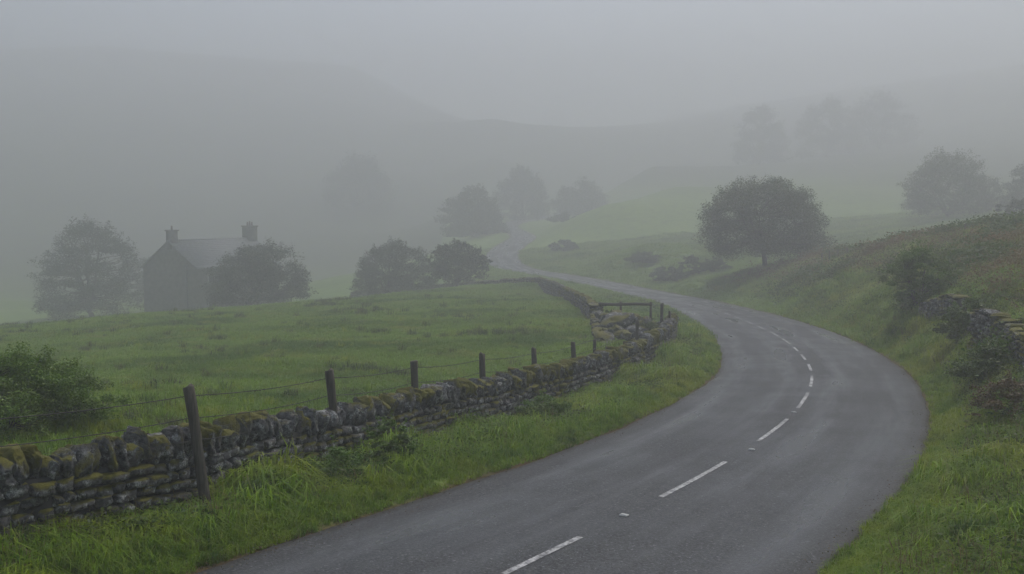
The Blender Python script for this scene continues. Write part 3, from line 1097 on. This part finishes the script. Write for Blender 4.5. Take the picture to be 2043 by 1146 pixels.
def tree(name, label, base, height, width, mat, seed, leaf=.16, nleaf=14000, trunk_h=.22, prof=None, nclump=110, lean=0.0, stems=1, cat='tree', group=None, spread=.55, trunk_r=None, squash=1.0, rag=1.25, spray=1.0):
    """trunk and limbs that reach to the clumps of a crown; the crown is leaves in those clumps"""
    r = np.random.default_rng(seed)
    x, y = base[0], base[1]
    z = g1(x, y)
    root = empty(name, (x, y, z))
    tag(root, label, cat, group)
    prof = prof or [(0, .55), (.12, .85), (.32, 1.0), (.55, .92), (.78, .66), (.92, .36), (1, .08)]
    ph, pr = np.array([q[0] for q in prof]), np.array([q[1] for q in prof])
    h0 = trunk_h * height * .75
    nclump, nleaf = int(nclump * 1.6), int(nleaf * (2.6 if y > 60 else 1.9))
    if y > 60: spray = .35
    leaf = leaf * .88
    # clump centres in the crown volume, near the outside for the most part
    t = r.random(nclump * 3) ** .9
    keep = r.random(len(t)) < np.interp(t, ph, pr) ** 1.1 + .05
    t = t[keep][:nclump]
    n_ = len(t)
    an = r.random(n_) * 2 * math.pi
    wob = 1 + rag * (.09 * np.sin(an * 3 + seed) + .08 * np.sin(an * 5 + seed * 2 + t * 6) + np.clip(.06 * r.normal(size=n_), -.12, .10))
    rad = np.interp(t, ph, pr) * width / 2 * wob * np.where(r.random(n_) < .8, r.uniform(.74, .98, n_), r.uniform(.2, .7, n_))
    c = np.stack([np.cos(an) * rad + lean * t * width, np.sin(an) * rad * squash, h0 + t * (height * .96 - h0)], 1)
    mb = MB()
    tr = trunk_r or height * .028
    fork = np.array([lean * .1 * width, 0, trunk_h * height])
    st = []
    for s in range(stems):
        o = np.array([r.normal() * .03 * width * (stems > 1), r.normal() * .02 * width * (stems > 1), -.25])
        top = fork * [1, 1, r.uniform(.8, 1.15)] + np.array([r.normal() * .06 * width * (stems > 1), 0, 0])
        tt = np.linspace(0, 1, 6)
        pp = o[None] + (top - o)[None] * tt[:, None] + np.stack([.03 * height * .3 * np.sin(tt * 4 + s), 0 * tt, 0 * tt], 1)
        rr = tr * np.r_[1.55, 1.15, 1.0, .95, .9, .85] / stems ** .5
        mb.tube(pp, rr, 9)
        st.append(pp[-1])
    # main limbs, then branches off the limbs
    nm = 9
    order = r.permutation(n_)
    mains = []
    for q in order[:nm]:
        s0 = st[r.integers(stems)]
        e = c[q] * [.8, .8, .95]
        tt = np.linspace(0, 1, 7)
        bow = np.array([0, 0, .10 * height])
        pp = s0[None] + (e - s0)[None] * tt[:, None] + bow[None] * (np.sin(tt * math.pi) * (.6 if e[2] < height * .5 else .0))[:, None] + r.normal(size=(7, 3)) * .012 * height * (tt * (1 - tt) * 4)[:, None]
        mb.tube(pp, np.linspace(tr * .62, tr * .16, 7), 6)
        mains.append(pp)
    allm = np.concatenate([m_[2:] for m_ in mains])
    for q in order[nm:]:
        e = c[q]
        d = np.linalg.norm(allm - e, axis=1) + np.maximum(allm[:, 2] - e[2], 0) * .8
        s0 = allm[d.argmin()]
        tt = np.linspace(0, 1, 5)
        pp = s0[None] + (e - s0)[None] * tt[:, None] + r.normal(size=(5, 3)) * .015 * height * (tt * (1 - tt) * 4)[:, None]
        mb.tube(pp, np.linspace(tr * .2, tr * .05, 5), 4, False)
    mb.build('trunk', M['bark'], root, True)
    cs = width * .092 * spread / .55
    per = max(1, nleaf // n_)
    w = r.uniform(.6, 1.5, n_)
    cc = np.repeat(c, np.maximum((per * w).astype(int), 1), axis=0)
    sz = np.repeat(r.uniform(.7, 1.35, n_), np.maximum((per * w).astype(int), 1))
    g = r.normal(size=cc.shape)
    g /= np.linalg.norm(g, axis=1)[:, None]
    g *= (r.random(len(g)) ** .5)[:, None]
    cc = cc + g * [cs, cs, cs * .52] * sz[:, None]
    # loose twig sprays poking out of the outline
    ns = n_ // 2
    e = c[r.permutation(n_)[:ns]]
    ctr = np.array([0, 0, height * .45])
    dr = e - ctr
    dr /= np.linalg.norm(dr, axis=1)[:, None]
    for k in range(ns):
        m_ = max(3, per // 6)
        u = r.random(m_)[:, None]
        cc = np.concatenate([cc, e[k] + dr[k] * (cs * .6 + u * cs * .75 * rag * spray) + r.normal(size=(m_, 3)) * cs * .16])
    cc[:, 2] = np.maximum(cc[:, 2], .1)
    v, f = leaves_at(cc, leaf, r)
    build('crown', v, f, mat, root)
    return root


DOME = [(0, .62), (.10, .92), (.28, 1.0), (.5, .9), (.72, .78), (.88, .56), (1, .22)]
BALL = [(0, .45), (.2, .8), (.45, 1.0), (.7, .9), (.88, .6), (1, .15)]
CONE = [(0, .8), (.15, .98), (.32, 1.0), (.55, .84), (.75, .62), (.9, .40), (1, .12)]
LOWD = [(0, .82), (.15, .95), (.35, 1.0), (.6, .82), (.8, .55), (.93, .3), (1, .08)]
mpx = lambda n_, d: n_ * d / F
tree('broad_tree', 'broad domed tree standing alone on the right bank above the road', far_at(1525, 535, 85), mpx(182, deep(1525, 85)), mpx(245, deep(1525, 85)), M['leaf_oak'], 11, .17, 30000, .215, DOME, 130, spread=.66, rag=.8)
tree('tall_tree', 'tall rounded hazy tree at the far side of the cottage gable', far_at(178, 632, 104), mpx(195, deep(178, 104)), mpx(205, deep(178, 104)), M['leaf_thorn'], 12, .25, 14000, .05, CONE, 150)
tree('spreading_tree', 'spreading low tree in front of the cottage roof end', far_at(500, 612, 92), mpx(136, deep(500, 92)), mpx(205, deep(500, 92)), M['leaf_thorn'], 13, .20, 16000, .12, DOME, 150, lean=.10, stems=3)
tree('thorn_tree', 'wider of the two dark thorn trees on the field crest', far_at(785, 592, 97), mpx(112, deep(785, 97)), mpx(165, deep(785, 97)), M['leaf_thorn'], 14, .19, 14000, .08, LOWD, 120, stems=2)
tree('thorn_tree', 'smaller dark thorn tree beside the far bend of the road', far_at(912, 574, 101), mpx(94, deep(912, 101)), mpx(118, deep(912, 101)), M['leaf_thorn'], 15, .19, 10000, .10, BALL, 90)
tree('hazy_tree', 'hazy tree left of the far road, lower of the faint pair', far_at(943, 474, 210), mpx(100, deep(943, 210)), mpx(120, deep(943, 210)), M['leaf_thorn'], 16, .45, 9000, .02, LOWD, 110, spread=.75, group='faint trees beyond the far bend')
tree('hazy_tree', 'tallest faint round tree above the vanishing road', far_at(1045, 430, 290), mpx(112, deep(1045, 290)), mpx(100, deep(1045, 290)), M['leaf_thorn'], 17, .5, 9000, .02, LOWD, 110, spread=.75, group='faint trees beyond the far bend')
tree('hazy_tree', 'faint low wide tree right of the vanishing road', far_at(1160, 424, 285), mpx(68, deep(1160, 285)), mpx(105, deep(1160, 285)), M['leaf_thorn'], 18, .5, 8000, .02, LOWD, 110, spread=.75, group='faint trees beyond the far bend')
tree('hazy_tree', 'very faint tree on the left hillside fading into fog', far_at(715, 410, 232), mpx(105, deep(715, 232)), mpx(130, deep(715, 232)), M['leaf_thorn'], 19, .6, 8000, .02, LOWD, 110, spread=.75, group='faint trees beyond the far bend')
tree('hilltop_tree', 'faint tall tree on the hill directly above the lone domed tree', far_at(1512, 345, 246), mpx(122, deep(1512, 246)), mpx(110, deep(1512, 246)), M['leaf_thorn'], 20, .5, 9000, .04, LOWD, 110, spread=.72, group='faint trees along the right hilltop')
tree('hilltop_tree', 'faint tree on the hill between the lone tree and the upper right tree', far_at(1645, 335, 250), mpx(118, deep(1645, 250)), mpx(125, deep(1645, 250)), M['leaf_thorn'], 21, .5, 9000, .04, LOWD, 110, spread=.72, group='faint trees along the right hilltop')
tree('hilltop_tree', 'fainter tree on the hill nearest the dark upper right tree', far_at(1750, 325, 255), mpx(115, deep(1750, 255)), mpx(125, deep(1750, 255)), M['leaf_thorn'], 22, .5, 8000, .04, LOWD, 110, spread=.72, group='faint trees along the right hilltop')
tree('hillside_tree', 'dark round tree high on the right hillside in the fog', far_at(1888, 392, 122), mpx(138, deep(1888, 122)), mpx(160, deep(1888, 122)), M['leaf_oak'], 23, .27, 11000, .04, LOWD, 110, spread=.72)
tree('hillside_tree', 'dark tree cut off by the right edge high on the hill', far_at(2050, 395, 118), mpx(98, deep(2050, 118)), mpx(95, deep(2050, 118)), M['leaf_thorn'], 24, .25, 6000, .04, LOWD, 110, spread=.72)
tree('shrub', 'dark shrub joining the two trees high on the right hillside', far_at(1965, 388, 124), mpx(75, deep(1965, 124)), mpx(70, deep(1965, 124)), M['leaf_thorn'], 25, .25, 4000, .05, LOWD, 50, cat='shrub', rag=2.3)
tree('shrub', 'dark shrub at the right edge just above the bracken ridge', far_at(2040, 452, 88), mpx(48, deep(2040, 88)), mpx(95, deep(2040, 88)), M['leaf_thorn'], 26, .2, 4500, .05, LOWD, 50, cat='shrub', rag=2.3)
tree('garden_tree', 'faint tree behind the cottage gable', far_at(290, 560, 122), mpx(95, deep(290, 122)), mpx(90, deep(290, 122)), M['leaf_thorn'], 27, .35, 4000, .1, BALL, 50)
tree('sapling', 'green leafy sapling on the right bank beside the pale wall', far_at(1833, 606, 39.5), mpx(128, deep(1833, 39.5)), mpx(118, deep(1833, 39.5)), M['leaf_hazel'], 28, .085, 12000, .12, BALL, 110, stems=3, cat='sapling', rag=2.3, trunk_r=.05)
tree('shrub', 'low green shrub between the two ruined walls', far_at(1942, 640, 30), mpx(92, deep(1942, 30)), mpx(115, deep(1942, 30)), M['leaf_bush'], 29, .07, 9000, .06, LOWD, 80, stems=3, cat='shrub', rag=2.3, trunk_r=.03)
tree('shrub', 'dark bramble shrub under the slabs of the right edge wall', far_at(1985, 720, 23.3), mpx(72, deep(1985, 23.3)), mpx(125, deep(1985, 23.3)), M['leaf_bush'], 30, .06, 8000, .06, LOWD, 70, stems=3, cat='shrub', rag=2.3, trunk_r=.02)
tree('bush', 'big leafy bush behind the fence at the left edge', at(20, 860, 16.8), 1.28, 2.75, M['leaf_hazel'], 31, .048, 30000, .06, LOWD, 190, stems=4, cat='bush', rag=2.0, spray=.5, trunk_r=.04, spread=.45)
for k, (u, v, d, h, w, lab) in enumerate([(1425, 545, 100, 28, 60, 'low dark bush at the foot of the domed tree'), (1378, 548, 106, 40, 55, 'pointed dark bush left of the domed tree'), (1335, 548, 112, 30, 70, 'low wide bush left of the pointed one near the road'),
                                          (1285, 548, 126, 22, 70, 'far low bush by the road below the hillside field')]):
    tree('roadside_bush', lab, far_at(u, v, d), mpx(h, deep(u, d)), mpx(w, deep(u, d)), M['leaf_oak'], 40 + k, .15, 5000, .05, LOWD, 36, stems=2, cat='bush', trunk_r=.04, group='dark bushes beside the road below the domed tree')
for k, (u, v, d, h, w, lab) in enumerate([(1125, 500, 165, 20, 60, 'hazy hedge bush on the inside of the far bend'), (1125, 452, 232, 16, 60, 'faint hedge bush by the last bend of the road')]):
    tree('hedge_bush', lab, far_at(u, v, d), mpx(h, deep(u, d)), mpx(w, deep(u, d)), M['leaf_thorn'], 50 + k, .4, 1500, .05, LOWD, 24, cat='bush', trunk_r=.05)
# plants along the wall foot
tree('nettle_clump', 'bright green leafy nettle clump growing up the wall face', at(775, 925, 15.9), .85, 1.0, M['leaf_weed'], 60, .055, 3500, .05, CONE, 40, stems=4, cat='plant', trunk_r=.008, rag=2.2)
tree('nettle_clump', 'low dark green weed clump on the verge below the leaning post', at(520, 1010, 13.6), .45, 1.1, M['leaf_bush'], 70, .05, 2500, .05, LOWD, 40, stems=4, cat='plant', trunk_r=.008, rag=2.2)
tree('nettle_clump', 'green weed clump on the verge between the leaning post and the nettles', at(665, 965, 14.9), .6, 1.2, M['leaf_weed'], 71, .05, 2500, .05, LOWD, 40, stems=4, cat='plant', trunk_r=.008, rag=2.2)
tree('nettle_clump', 'leafy weed clump at the wall foot further along', at(1085, 850, 21.5), .7, 1.5, M['leaf_weed'], 61, .055, 4000, .05, LOWD, 40, stems=4, cat='plant', trunk_r=.008)
tree('bramble', 'reddish bramble on the bank at the right edge', at(2035, 800, 18.8), .8, 1.5, M['leaf_rust'], 62, .05, 3500, .05, LOWD, 40, stems=4, cat='plant', trunk_r=.008)
tree('dock_plant', 'rusty dry dock by the fence left of the leaning post', at(276, 880, 15.4), .62, .34, M['leaf_rust'], 63, .035, 500, .3, CONE, 16, stems=3, cat='plant', trunk_r=.008)
tree('fern', 'rust coloured fern behind the fence next to the third post', at(775, 795, 22.5), .62, 1.3, M['leaf_rust'], 64, .06, 1800, .05, LOWD, 30, stems=4, cat='plant', trunk_r=.008)
tree('fern', 'rust coloured fern behind the fence beside the fourth post', at(985, 752, 27), .55, 1.3, M['leaf_rust'], 65, .06, 1500, .05, LOWD, 30, stems=4, cat='plant', trunk_r=.008)


tree('fern', 'yellow green fern growing between the boulders of the gap', at(1258, 660, 45.5), .75, 1.1, M['leaf_weed'], 67, .07, 1500, .05, LOWD, 24, stems=3, cat='plant', trunk_r=.01, rag=2.0)
tree('fern', 'dark green fern against the squat stone pier', at(1215, 640, 47.5), .7, 1.0, M['leaf_bush'], 68, .07, 1200, .05, LOWD, 24, stems=3, cat='plant', trunk_r=.01, rag=2.0)
tree('shrub', 'olive weed shrub just behind the last coping stones of the near wall', at(1300, 655, 42.5), .9, 1.3, M['leaf_bush'], 69, .07, 1600, .05, LOWD, 28, stems=3, cat='shrub', trunk_r=.01, rag=2.0)

# ------------------------------------------------------------------ grass and ground cover (uncountable)
def blade_tuft(name, seed, nb, l0, l1, spread, width, droop, mat):
    r = np.random.default_rng(seed)
    V, Fc, k = [], [], 0
    for _ in range(nb):
        a = r.random() * 2 * math.pi
        o = np.array([math.cos(a), math.sin(a), 0]) * spread * r.random() ** .6
        d = a + r.normal() * .8
        dv = np.array([math.cos(d), math.sin(d), 0])
        sv = np.array([-dv[1], dv[0], 0]) * width * r.uniform(.7, 1.3) * .5
        L = r.uniform(l0, l1)
        ln = r.uniform(.15, .6) * L
        dr = droop * r.uniform(.3, 1.2) * L
        p0, p1, p2 = o, o + dv * ln * .35 + [0, 0, L * .6], o + dv * (ln + dr * .5) + [0, 0, max(L * .95 - dr, L * .25)]
        V += [p0 - sv, p0 + sv, p1 - sv * .8, p1 + sv * .8, p2]
        Fc += [(k, k + 1, k + 3), (k, k + 3, k + 2), (k + 2, k + 3, k + 4)]
        k += 5
    return build(name, V, Fc, mat, link=False)


def leaf_tuft(name, seed, nl, h, spread, size, mat):
    r = np.random.default_rng(seed)
    c = r.normal(size=(nl, 3)) * [spread * .5, spread * .5, 1]
    c[:, 2] = r.random(nl) ** .8 * h
    v, f = leaves_at(c, size, r, .45)
    f = np.concatenate([f[:, [0, 1, 2]], f[:, [0, 2, 3]]])
    return build(name, v, f, mat, link=False)


def frond_tuft(name, seed, nf, L, mat):
    r = np.random.default_rng(seed)
    V, Fc, k = [], [], 0
    for _ in range(nf):
        a = r.random() * 2 * math.pi
        dv = np.array([math.cos(a), math.sin(a), 0])
        sv = np.array([-dv[1], dv[0], 0])
        for q in np.linspace(.15, 1, 9):
            p = dv * L * q * .75 + np.array([0, 0, L * (.75 * q - .45 * q * q)])
            w = L * .26 * (1.05 - q) + .01
            for s in (-1, 1):
                e = p + sv * s * w + dv * w * .35 + [0, 0, -w * .25 + r.normal() * .01]
                m_ = (p + e) / 2
                V += [p, m_ + dv * w * .16, e, m_ - dv * w * .16]
                Fc += [(k, k + 1, k + 2), (k, k + 2, k + 3)]
                k += 4
    return build(name, V, Fc, mat, link=False)


def variants(cname, objs):
    c = bpy.data.collections.new(cname)
    for o in objs: c.objects.link(o)
    return c


V_verge = variants('verge_tufts', [blade_tuft('grass_tuft', 100 + k, 22, .10, .30, .09, .011, .5, M['grass_verge']) for k in range(5)])
V_long = variants('long_tufts', [blade_tuft('grass_tuft', 120 + k, 30, .22, .55, .12, .011, .75, M['grass_verge']) for k in range(5)])
V_dry = variants('dry_tufts', [blade_tuft('grass_tuft', 140 + k, 10, .30, .62, .08, .007, .35, M['grass_dry']) for k in range(4)])
V_rush = variants('rush_tufts', [blade_tuft('grass_tuft', 150 + k, 46, .16, .42, .16, .010, .6, M['rush']) for k in range(4)])
V_field = variants('field_tufts', [blade_tuft('grass_tuft', 160 + k, 30, .05, .15, .22, .014, .5, M['grass_field']) for k in range(5)])
V_weed = variants('weed_tufts', [leaf_tuft('weed_tuft', 180 + k, 60, .34, .30, .06, M['weeds']) for k in range(5)])
V_brack = variants('bracken_tufts', [frond_tuft('bracken_tuft', 200 + k, 7, .55, M['bracken']) for k in range(4)] + [leaf_tuft('weed_tuft', 190 + k, 50, .4, .4, .07, M['bracken']) for k in range(3)])


V_litter = variants('litter_bits', [leaf_tuft('leaf_bit', 220 + k, 7, .012, .16, .022, M['leaf_rust']) for k in range(2)] + [leaf_tuft('grit_bit', 230 + k, 8, .010, .16, .014, M['kerb']) for k in range(2)])


def scatter(name, label, P, scl, coll, nvar, seed, tilt=.15):
    r = np.random.default_rng(seed)
    nP = len(P)
    me = bpy.data.meshes.new(name)
    me.vertices.add(nP)
    me.vertices.foreach_set('co', np.asarray(P, np.float32).ravel())
    rot = np.stack([r.normal(size=nP) * tilt, r.normal(size=nP) * tilt, r.random(nP) * 6.283], 1).astype(np.float32)
    a = me.attributes.new('rot', 'FLOAT_VECTOR', 'POINT')
    a.data.foreach_set('vector', rot.ravel())
    a = me.attributes.new('scl', 'FLOAT', 'POINT')
    a.data.foreach_set('value', np.asarray(scl, np.float32))
    a = me.attributes.new('pick', 'INT', 'POINT')
    a.data.foreach_set('value', r.integers(0, nvar, nP).astype(np.int32))
    me.update()
    o = bpy.data.objects.new(name, me)
    COL.objects.link(o)
    ng = bpy.data.node_groups.new(name + '_scatter', 'GeometryNodeTree')
    ng.interface.new_socket('Geometry', in_out='INPUT', socket_type='NodeSocketGeometry')
    ng.interface.new_socket('Geometry', in_out='OUTPUT', socket_type='NodeSocketGeometry')
    gi, go = ng.nodes.new('NodeGroupInput'), ng.nodes.new('NodeGroupOutput')
    ci = ng.nodes.new('GeometryNodeCollectionInfo')
    ci.inputs['Collection'].default_value = coll
    ci.inputs['Separate Children'].default_value = True
    ci.inputs['Reset Children'].default_value = True
    ip = ng.nodes.new('GeometryNodeInstanceOnPoints')
    ip.inputs['Pick Instance'].default_value = True

    def na(nm, ty):
        q = ng.nodes.new('GeometryNodeInputNamedAttribute')
        q.data_type = ty
        q.inputs['Name'].default_value = nm
        return [s for s in q.outputs if s.enabled and s.name == 'Attribute'][0]
    ng.links.new(gi.outputs[0], ip.inputs['Points'])
    ng.links.new(ci.outputs[0], ip.inputs['Instance'])
    ng.links.new(na('pick', 'INT'), ip.inputs['Instance Index'])
    ng.links.new(na('rot', 'FLOAT_VECTOR'), ip.inputs['Rotation'])
    ng.links.new(na('scl', 'FLOAT'), ip.inputs['Scale'])
    ng.links.new(ip.outputs[0], go.inputs[0])
    md = o.modifiers.new('scatter', 'NODES')
    md.node_group = ng
    tag(o, label, 'grass' if 'grass' in name else 'undergrowth', kind='stuff')
    return o


def wall_dist(x, y):
    """signed offset from the near wall, right side (road) negative"""
    P, T, Nn = wallA[1], wallA[2], wallA[3]
    sub = slice(None, None, 4)
    d = (x[:, None] - P[None, sub, 0]) ** 2 + (y[:, None] - P[None, sub, 1]) ** 2
    k = d.argmin(1) * 4
    return (x - P[k, 0]) * Nn[k, 0] + (y - P[k, 1]) * Nn[k, 1], np.sqrt(d.min(1))


def sample(n_, d0, d1, u0, u1, seed, power=1.0):
    """random ground points by direction and distance, evenly dense per area up to power"""
    r = np.random.default_rng(seed)
    t = r.random(n_)
    d = (d0 ** (2 - power) + t * (d1 ** (2 - power) - d0 ** (2 - power))) ** (1 / (2 - power)) if power != 2 else d0 * (d1 / d0) ** t
    x = (r.uniform(u0, u1, n_) - CX) / F * d
    z, idx, off, over = gz(x, d, True)
    return x, d, z, off, over, r


# verges beside the road, both sides
x, y, z, off, over, r = sample(190000, 8.5, 62, -420, 2400, 300, 1.35)
wo, wd_ = wall_dist(x, y)
left = (off > 0) & (wo < -.12) & (wd_ < 8)
right = (off < 0) & (over < 7.5)
edge = .03 + .11 * noise2(x, y, .7, 301, 3)
k = (left | right) & (over > edge)
x, y, z, off, over, wo = x[k], y[k], z[k], off[k], over[k], wo[k]
nn = noise2(x, y, 1.3, 302, 3)
lng = sstep(.5, 1.3, over + nn * .8) * np.where(off > 0, 1, .85)
foot = (off > 0) & (wo > -1.3)
isl = r.random(len(x)) < np.where(foot, .42, lng * .5 * sstep(-.25, .25, nn))
scl = (.55 + .5 * sstep(.1, .9, over)) * r.uniform(.7, 1.35, len(x)) * (1 + .25 * sstep(25, 60, y))
P_ = np.stack([x, y, z - .01], 1)
scatter('verge_grass', 'short bright grass along both road verges', P_[~isl], scl[~isl], V_verge, 5, 1)
scatter('long_grass', 'long arching grass at the wall foot and on the bank', P_[isl], (r.uniform(.55, 1.25, len(x)) * (.6 + .75 * sstep(-.35, .45, nn)) * np.where(foot, .75 + .95 * sstep(-.1, .35, noise2(x, y, 1.7, 305, 2)), 1))[isl], V_long, 5, 2)
dry = (r.random(len(x)) < .035 + .05 * (nn > .3) + .04 * (off < 0)) & (over > .7)
scatter('dry_grass', 'dry straw coloured grass stems among the verge', P_[dry], r.uniform(.6, 1.2, dry.sum()), V_dry, 4, 3)
we = (r.random(len(x)) < .16 * sstep(-.1, .35, noise2(x, y, 2.3, 303, 3)) + .12 * (off < 0) * sstep(1, 3, over)) & (over > .8)
scatter('weeds', 'leafy weeds and nettles scattered over the verge and bank', P_[we], r.uniform(.5, 1.1, we.sum()), V_weed, 5, 4)

# grit and dead leaves washed to the road's edges
x, y, z, off, over, r = sample(90000, 8.5, 45, -420, 2300, 340, 1.5)
k = (over > -.45) & (over < .22) & (r.random(len(x)) < np.exp(-np.abs(over + .02) / .12))
zz_ = np.maximum(z[k], road_z(nearest_road(x[k], y[k])[0], off[k]) + .004)
scatter('leaf_litter', 'grit and dead leaves along both edges of the road', np.stack([x[k], y[k], zz_], 1), r.uniform(.5, 1.4, k.sum()), V_litter, 4, 11, .3)

# the left field
x, y, z, off, over, r = sample(120000, 11, 112, -420, 1420, 310, 1.25)
wo, wd_ = wall_dist(x, y)
k = ((wo > .35) & (over > 1.5) & (off > 0)) | ((y > 45) & (off > 0) & (over > .4))
x, y, z = x[k], y[k], z[k]
clump = noise2(x, y, 2.0, 311, 3)
near = (1 - sstep(14, 26, y))
scl = r.uniform(.7, 1.3, len(x)) * (1 + .7 * sstep(.25, .6, clump)) * (1 + .8 * sstep(30, 100, y))
scatter('field_grass', 'grazed green grass of the left field', np.stack([x, y, z - .01], 1), scl, V_field, 5, 5)
rs = sstep(.30, .42, noise2(x * .55, y, 2.6, 313, 3) + .10 * noise2(x, y, 14, 314, 2))
rk = (r.random(len(x)) < .20 * rs + .004) & (y < 85)
scatter('rush_tussocks', 'dark rush tussocks dotted over the left field', np.stack([x, y, z - .01], 1)[rk], (r.uniform(.6, 1.3, len(x)) * (1 + .5 * sstep(30, 80, y)))[rk], V_rush, 4, 12)
tl = (r.random(len(x)) < .22 * sstep(.2, .4, clump) + .22 * near) & (y < 80)
scatter('tussock_grass', 'darker tussocks of longer grass in the left field', np.stack([x, y, z - .01], 1)[tl], r.uniform(.45, 1.0, tl.sum()), V_long, 5, 6)

# the far verges and fields on the right
x, y, z, off, over, r = sample(60000, 40, 175, 950, 2350, 320, 1.2)
k = (over > .2) & ~((off > 0) & (y < 46))
x, y, z = x[k], y[k], z[k]
scatter('hillside_grass', 'hazy grass of the right hillside and far verges', np.stack([x, y, z - .01], 1), r.uniform(1.0, 2.2, len(x)) * (1 + .6 * sstep(60, 150, y)), V_field, 5, 7)

# bracken and rough cover on the upper right bank
x, y, z, off, over, r = sample(90000, 17, 96, 1200, 2350, 330, 1.3)
bk = bracken_mask(x, y, z)
k = (off < 0) & (over > 2.5) & (r.random(len(x)) < bk * .8)
scatter('bracken', 'brown and green bracken covering the upper right bank', np.stack([x, y, z], 1)[k], (r.uniform(.6, 1.5, len(x)) * (1 + .9 * sstep(30, 70, y) * sstep(-.1, .4, noise2(x, y, 3.0, 333, 2))))[k], V_brack, 7, 8)
k2 = (off < 0) & (over > 2.0) & (y < 95) & (x < 34) & (r.random(len(x)) < .35)
scatter('bank_grass', 'rough long grass on the right bank', np.stack([x, y, z], 1)[k2], (r.uniform(.6, 1.3, len(x)) * (1 + .4 * sstep(30, 70, y)))[k2], V_long, 5, 9)
n33 = sstep(.05, .30, noise2(x, y, 3.4, 331, 3))
k3 = (off < 0) & (over > 1.2) & (y < 85) & (r.random(len(x)) < .42 * n33)
scatter('bank_weeds', 'patches of leafy brambles and weeds on the right bank', np.stack([x, y, z], 1)[k3], (r.uniform(.7, 1.3, len(x)) * (.7 + .9 * n33) * (1 + .5 * sstep(30, 70, y)))[k3], V_weed, 5, 10)

# moss cushions and grass growing out of the wall's joints are in the stone's own surface

# ------------------------------------------------------------------ the fog
zmin = float(Z.min()) - 1.5
top = max(float(Z.max()) + 1.5, CAMZ + 5)
mb = MB()
x0, x1, y0, y1 = gx[0] - 6, gx[-1] + 6, gy[0] - 6, gy[-1] + 6
mb.box(((x0 + x1) / 2, (y0 + y1) / 2, (zmin + top) / 2), (x1 - x0, y1 - y0, top - zmin))
hz = bpy.data.materials.new('fog')
hz.use_nodes = True
t = hz.node_tree
t.nodes.clear()
o_ = t.nodes.new('ShaderNodeOutputMaterial')
pv = t.nodes.new('ShaderNodeVolumePrincipled')
pv.inputs['Color'].default_value = (.66, .675, .685, 1)
pv.inputs['Density'].default_value = HAZE
pv.inputs['Anisotropy'].default_value = .36
t.links.new(pv.outputs[0], o_.inputs['Volume'])
haze = mb.build('haze', hz)
tag(haze, 'pale grey fog filling the whole valley', 'fog', kind='stuff')
print('ground z', Z.min(), Z.max(), 'box top', top)
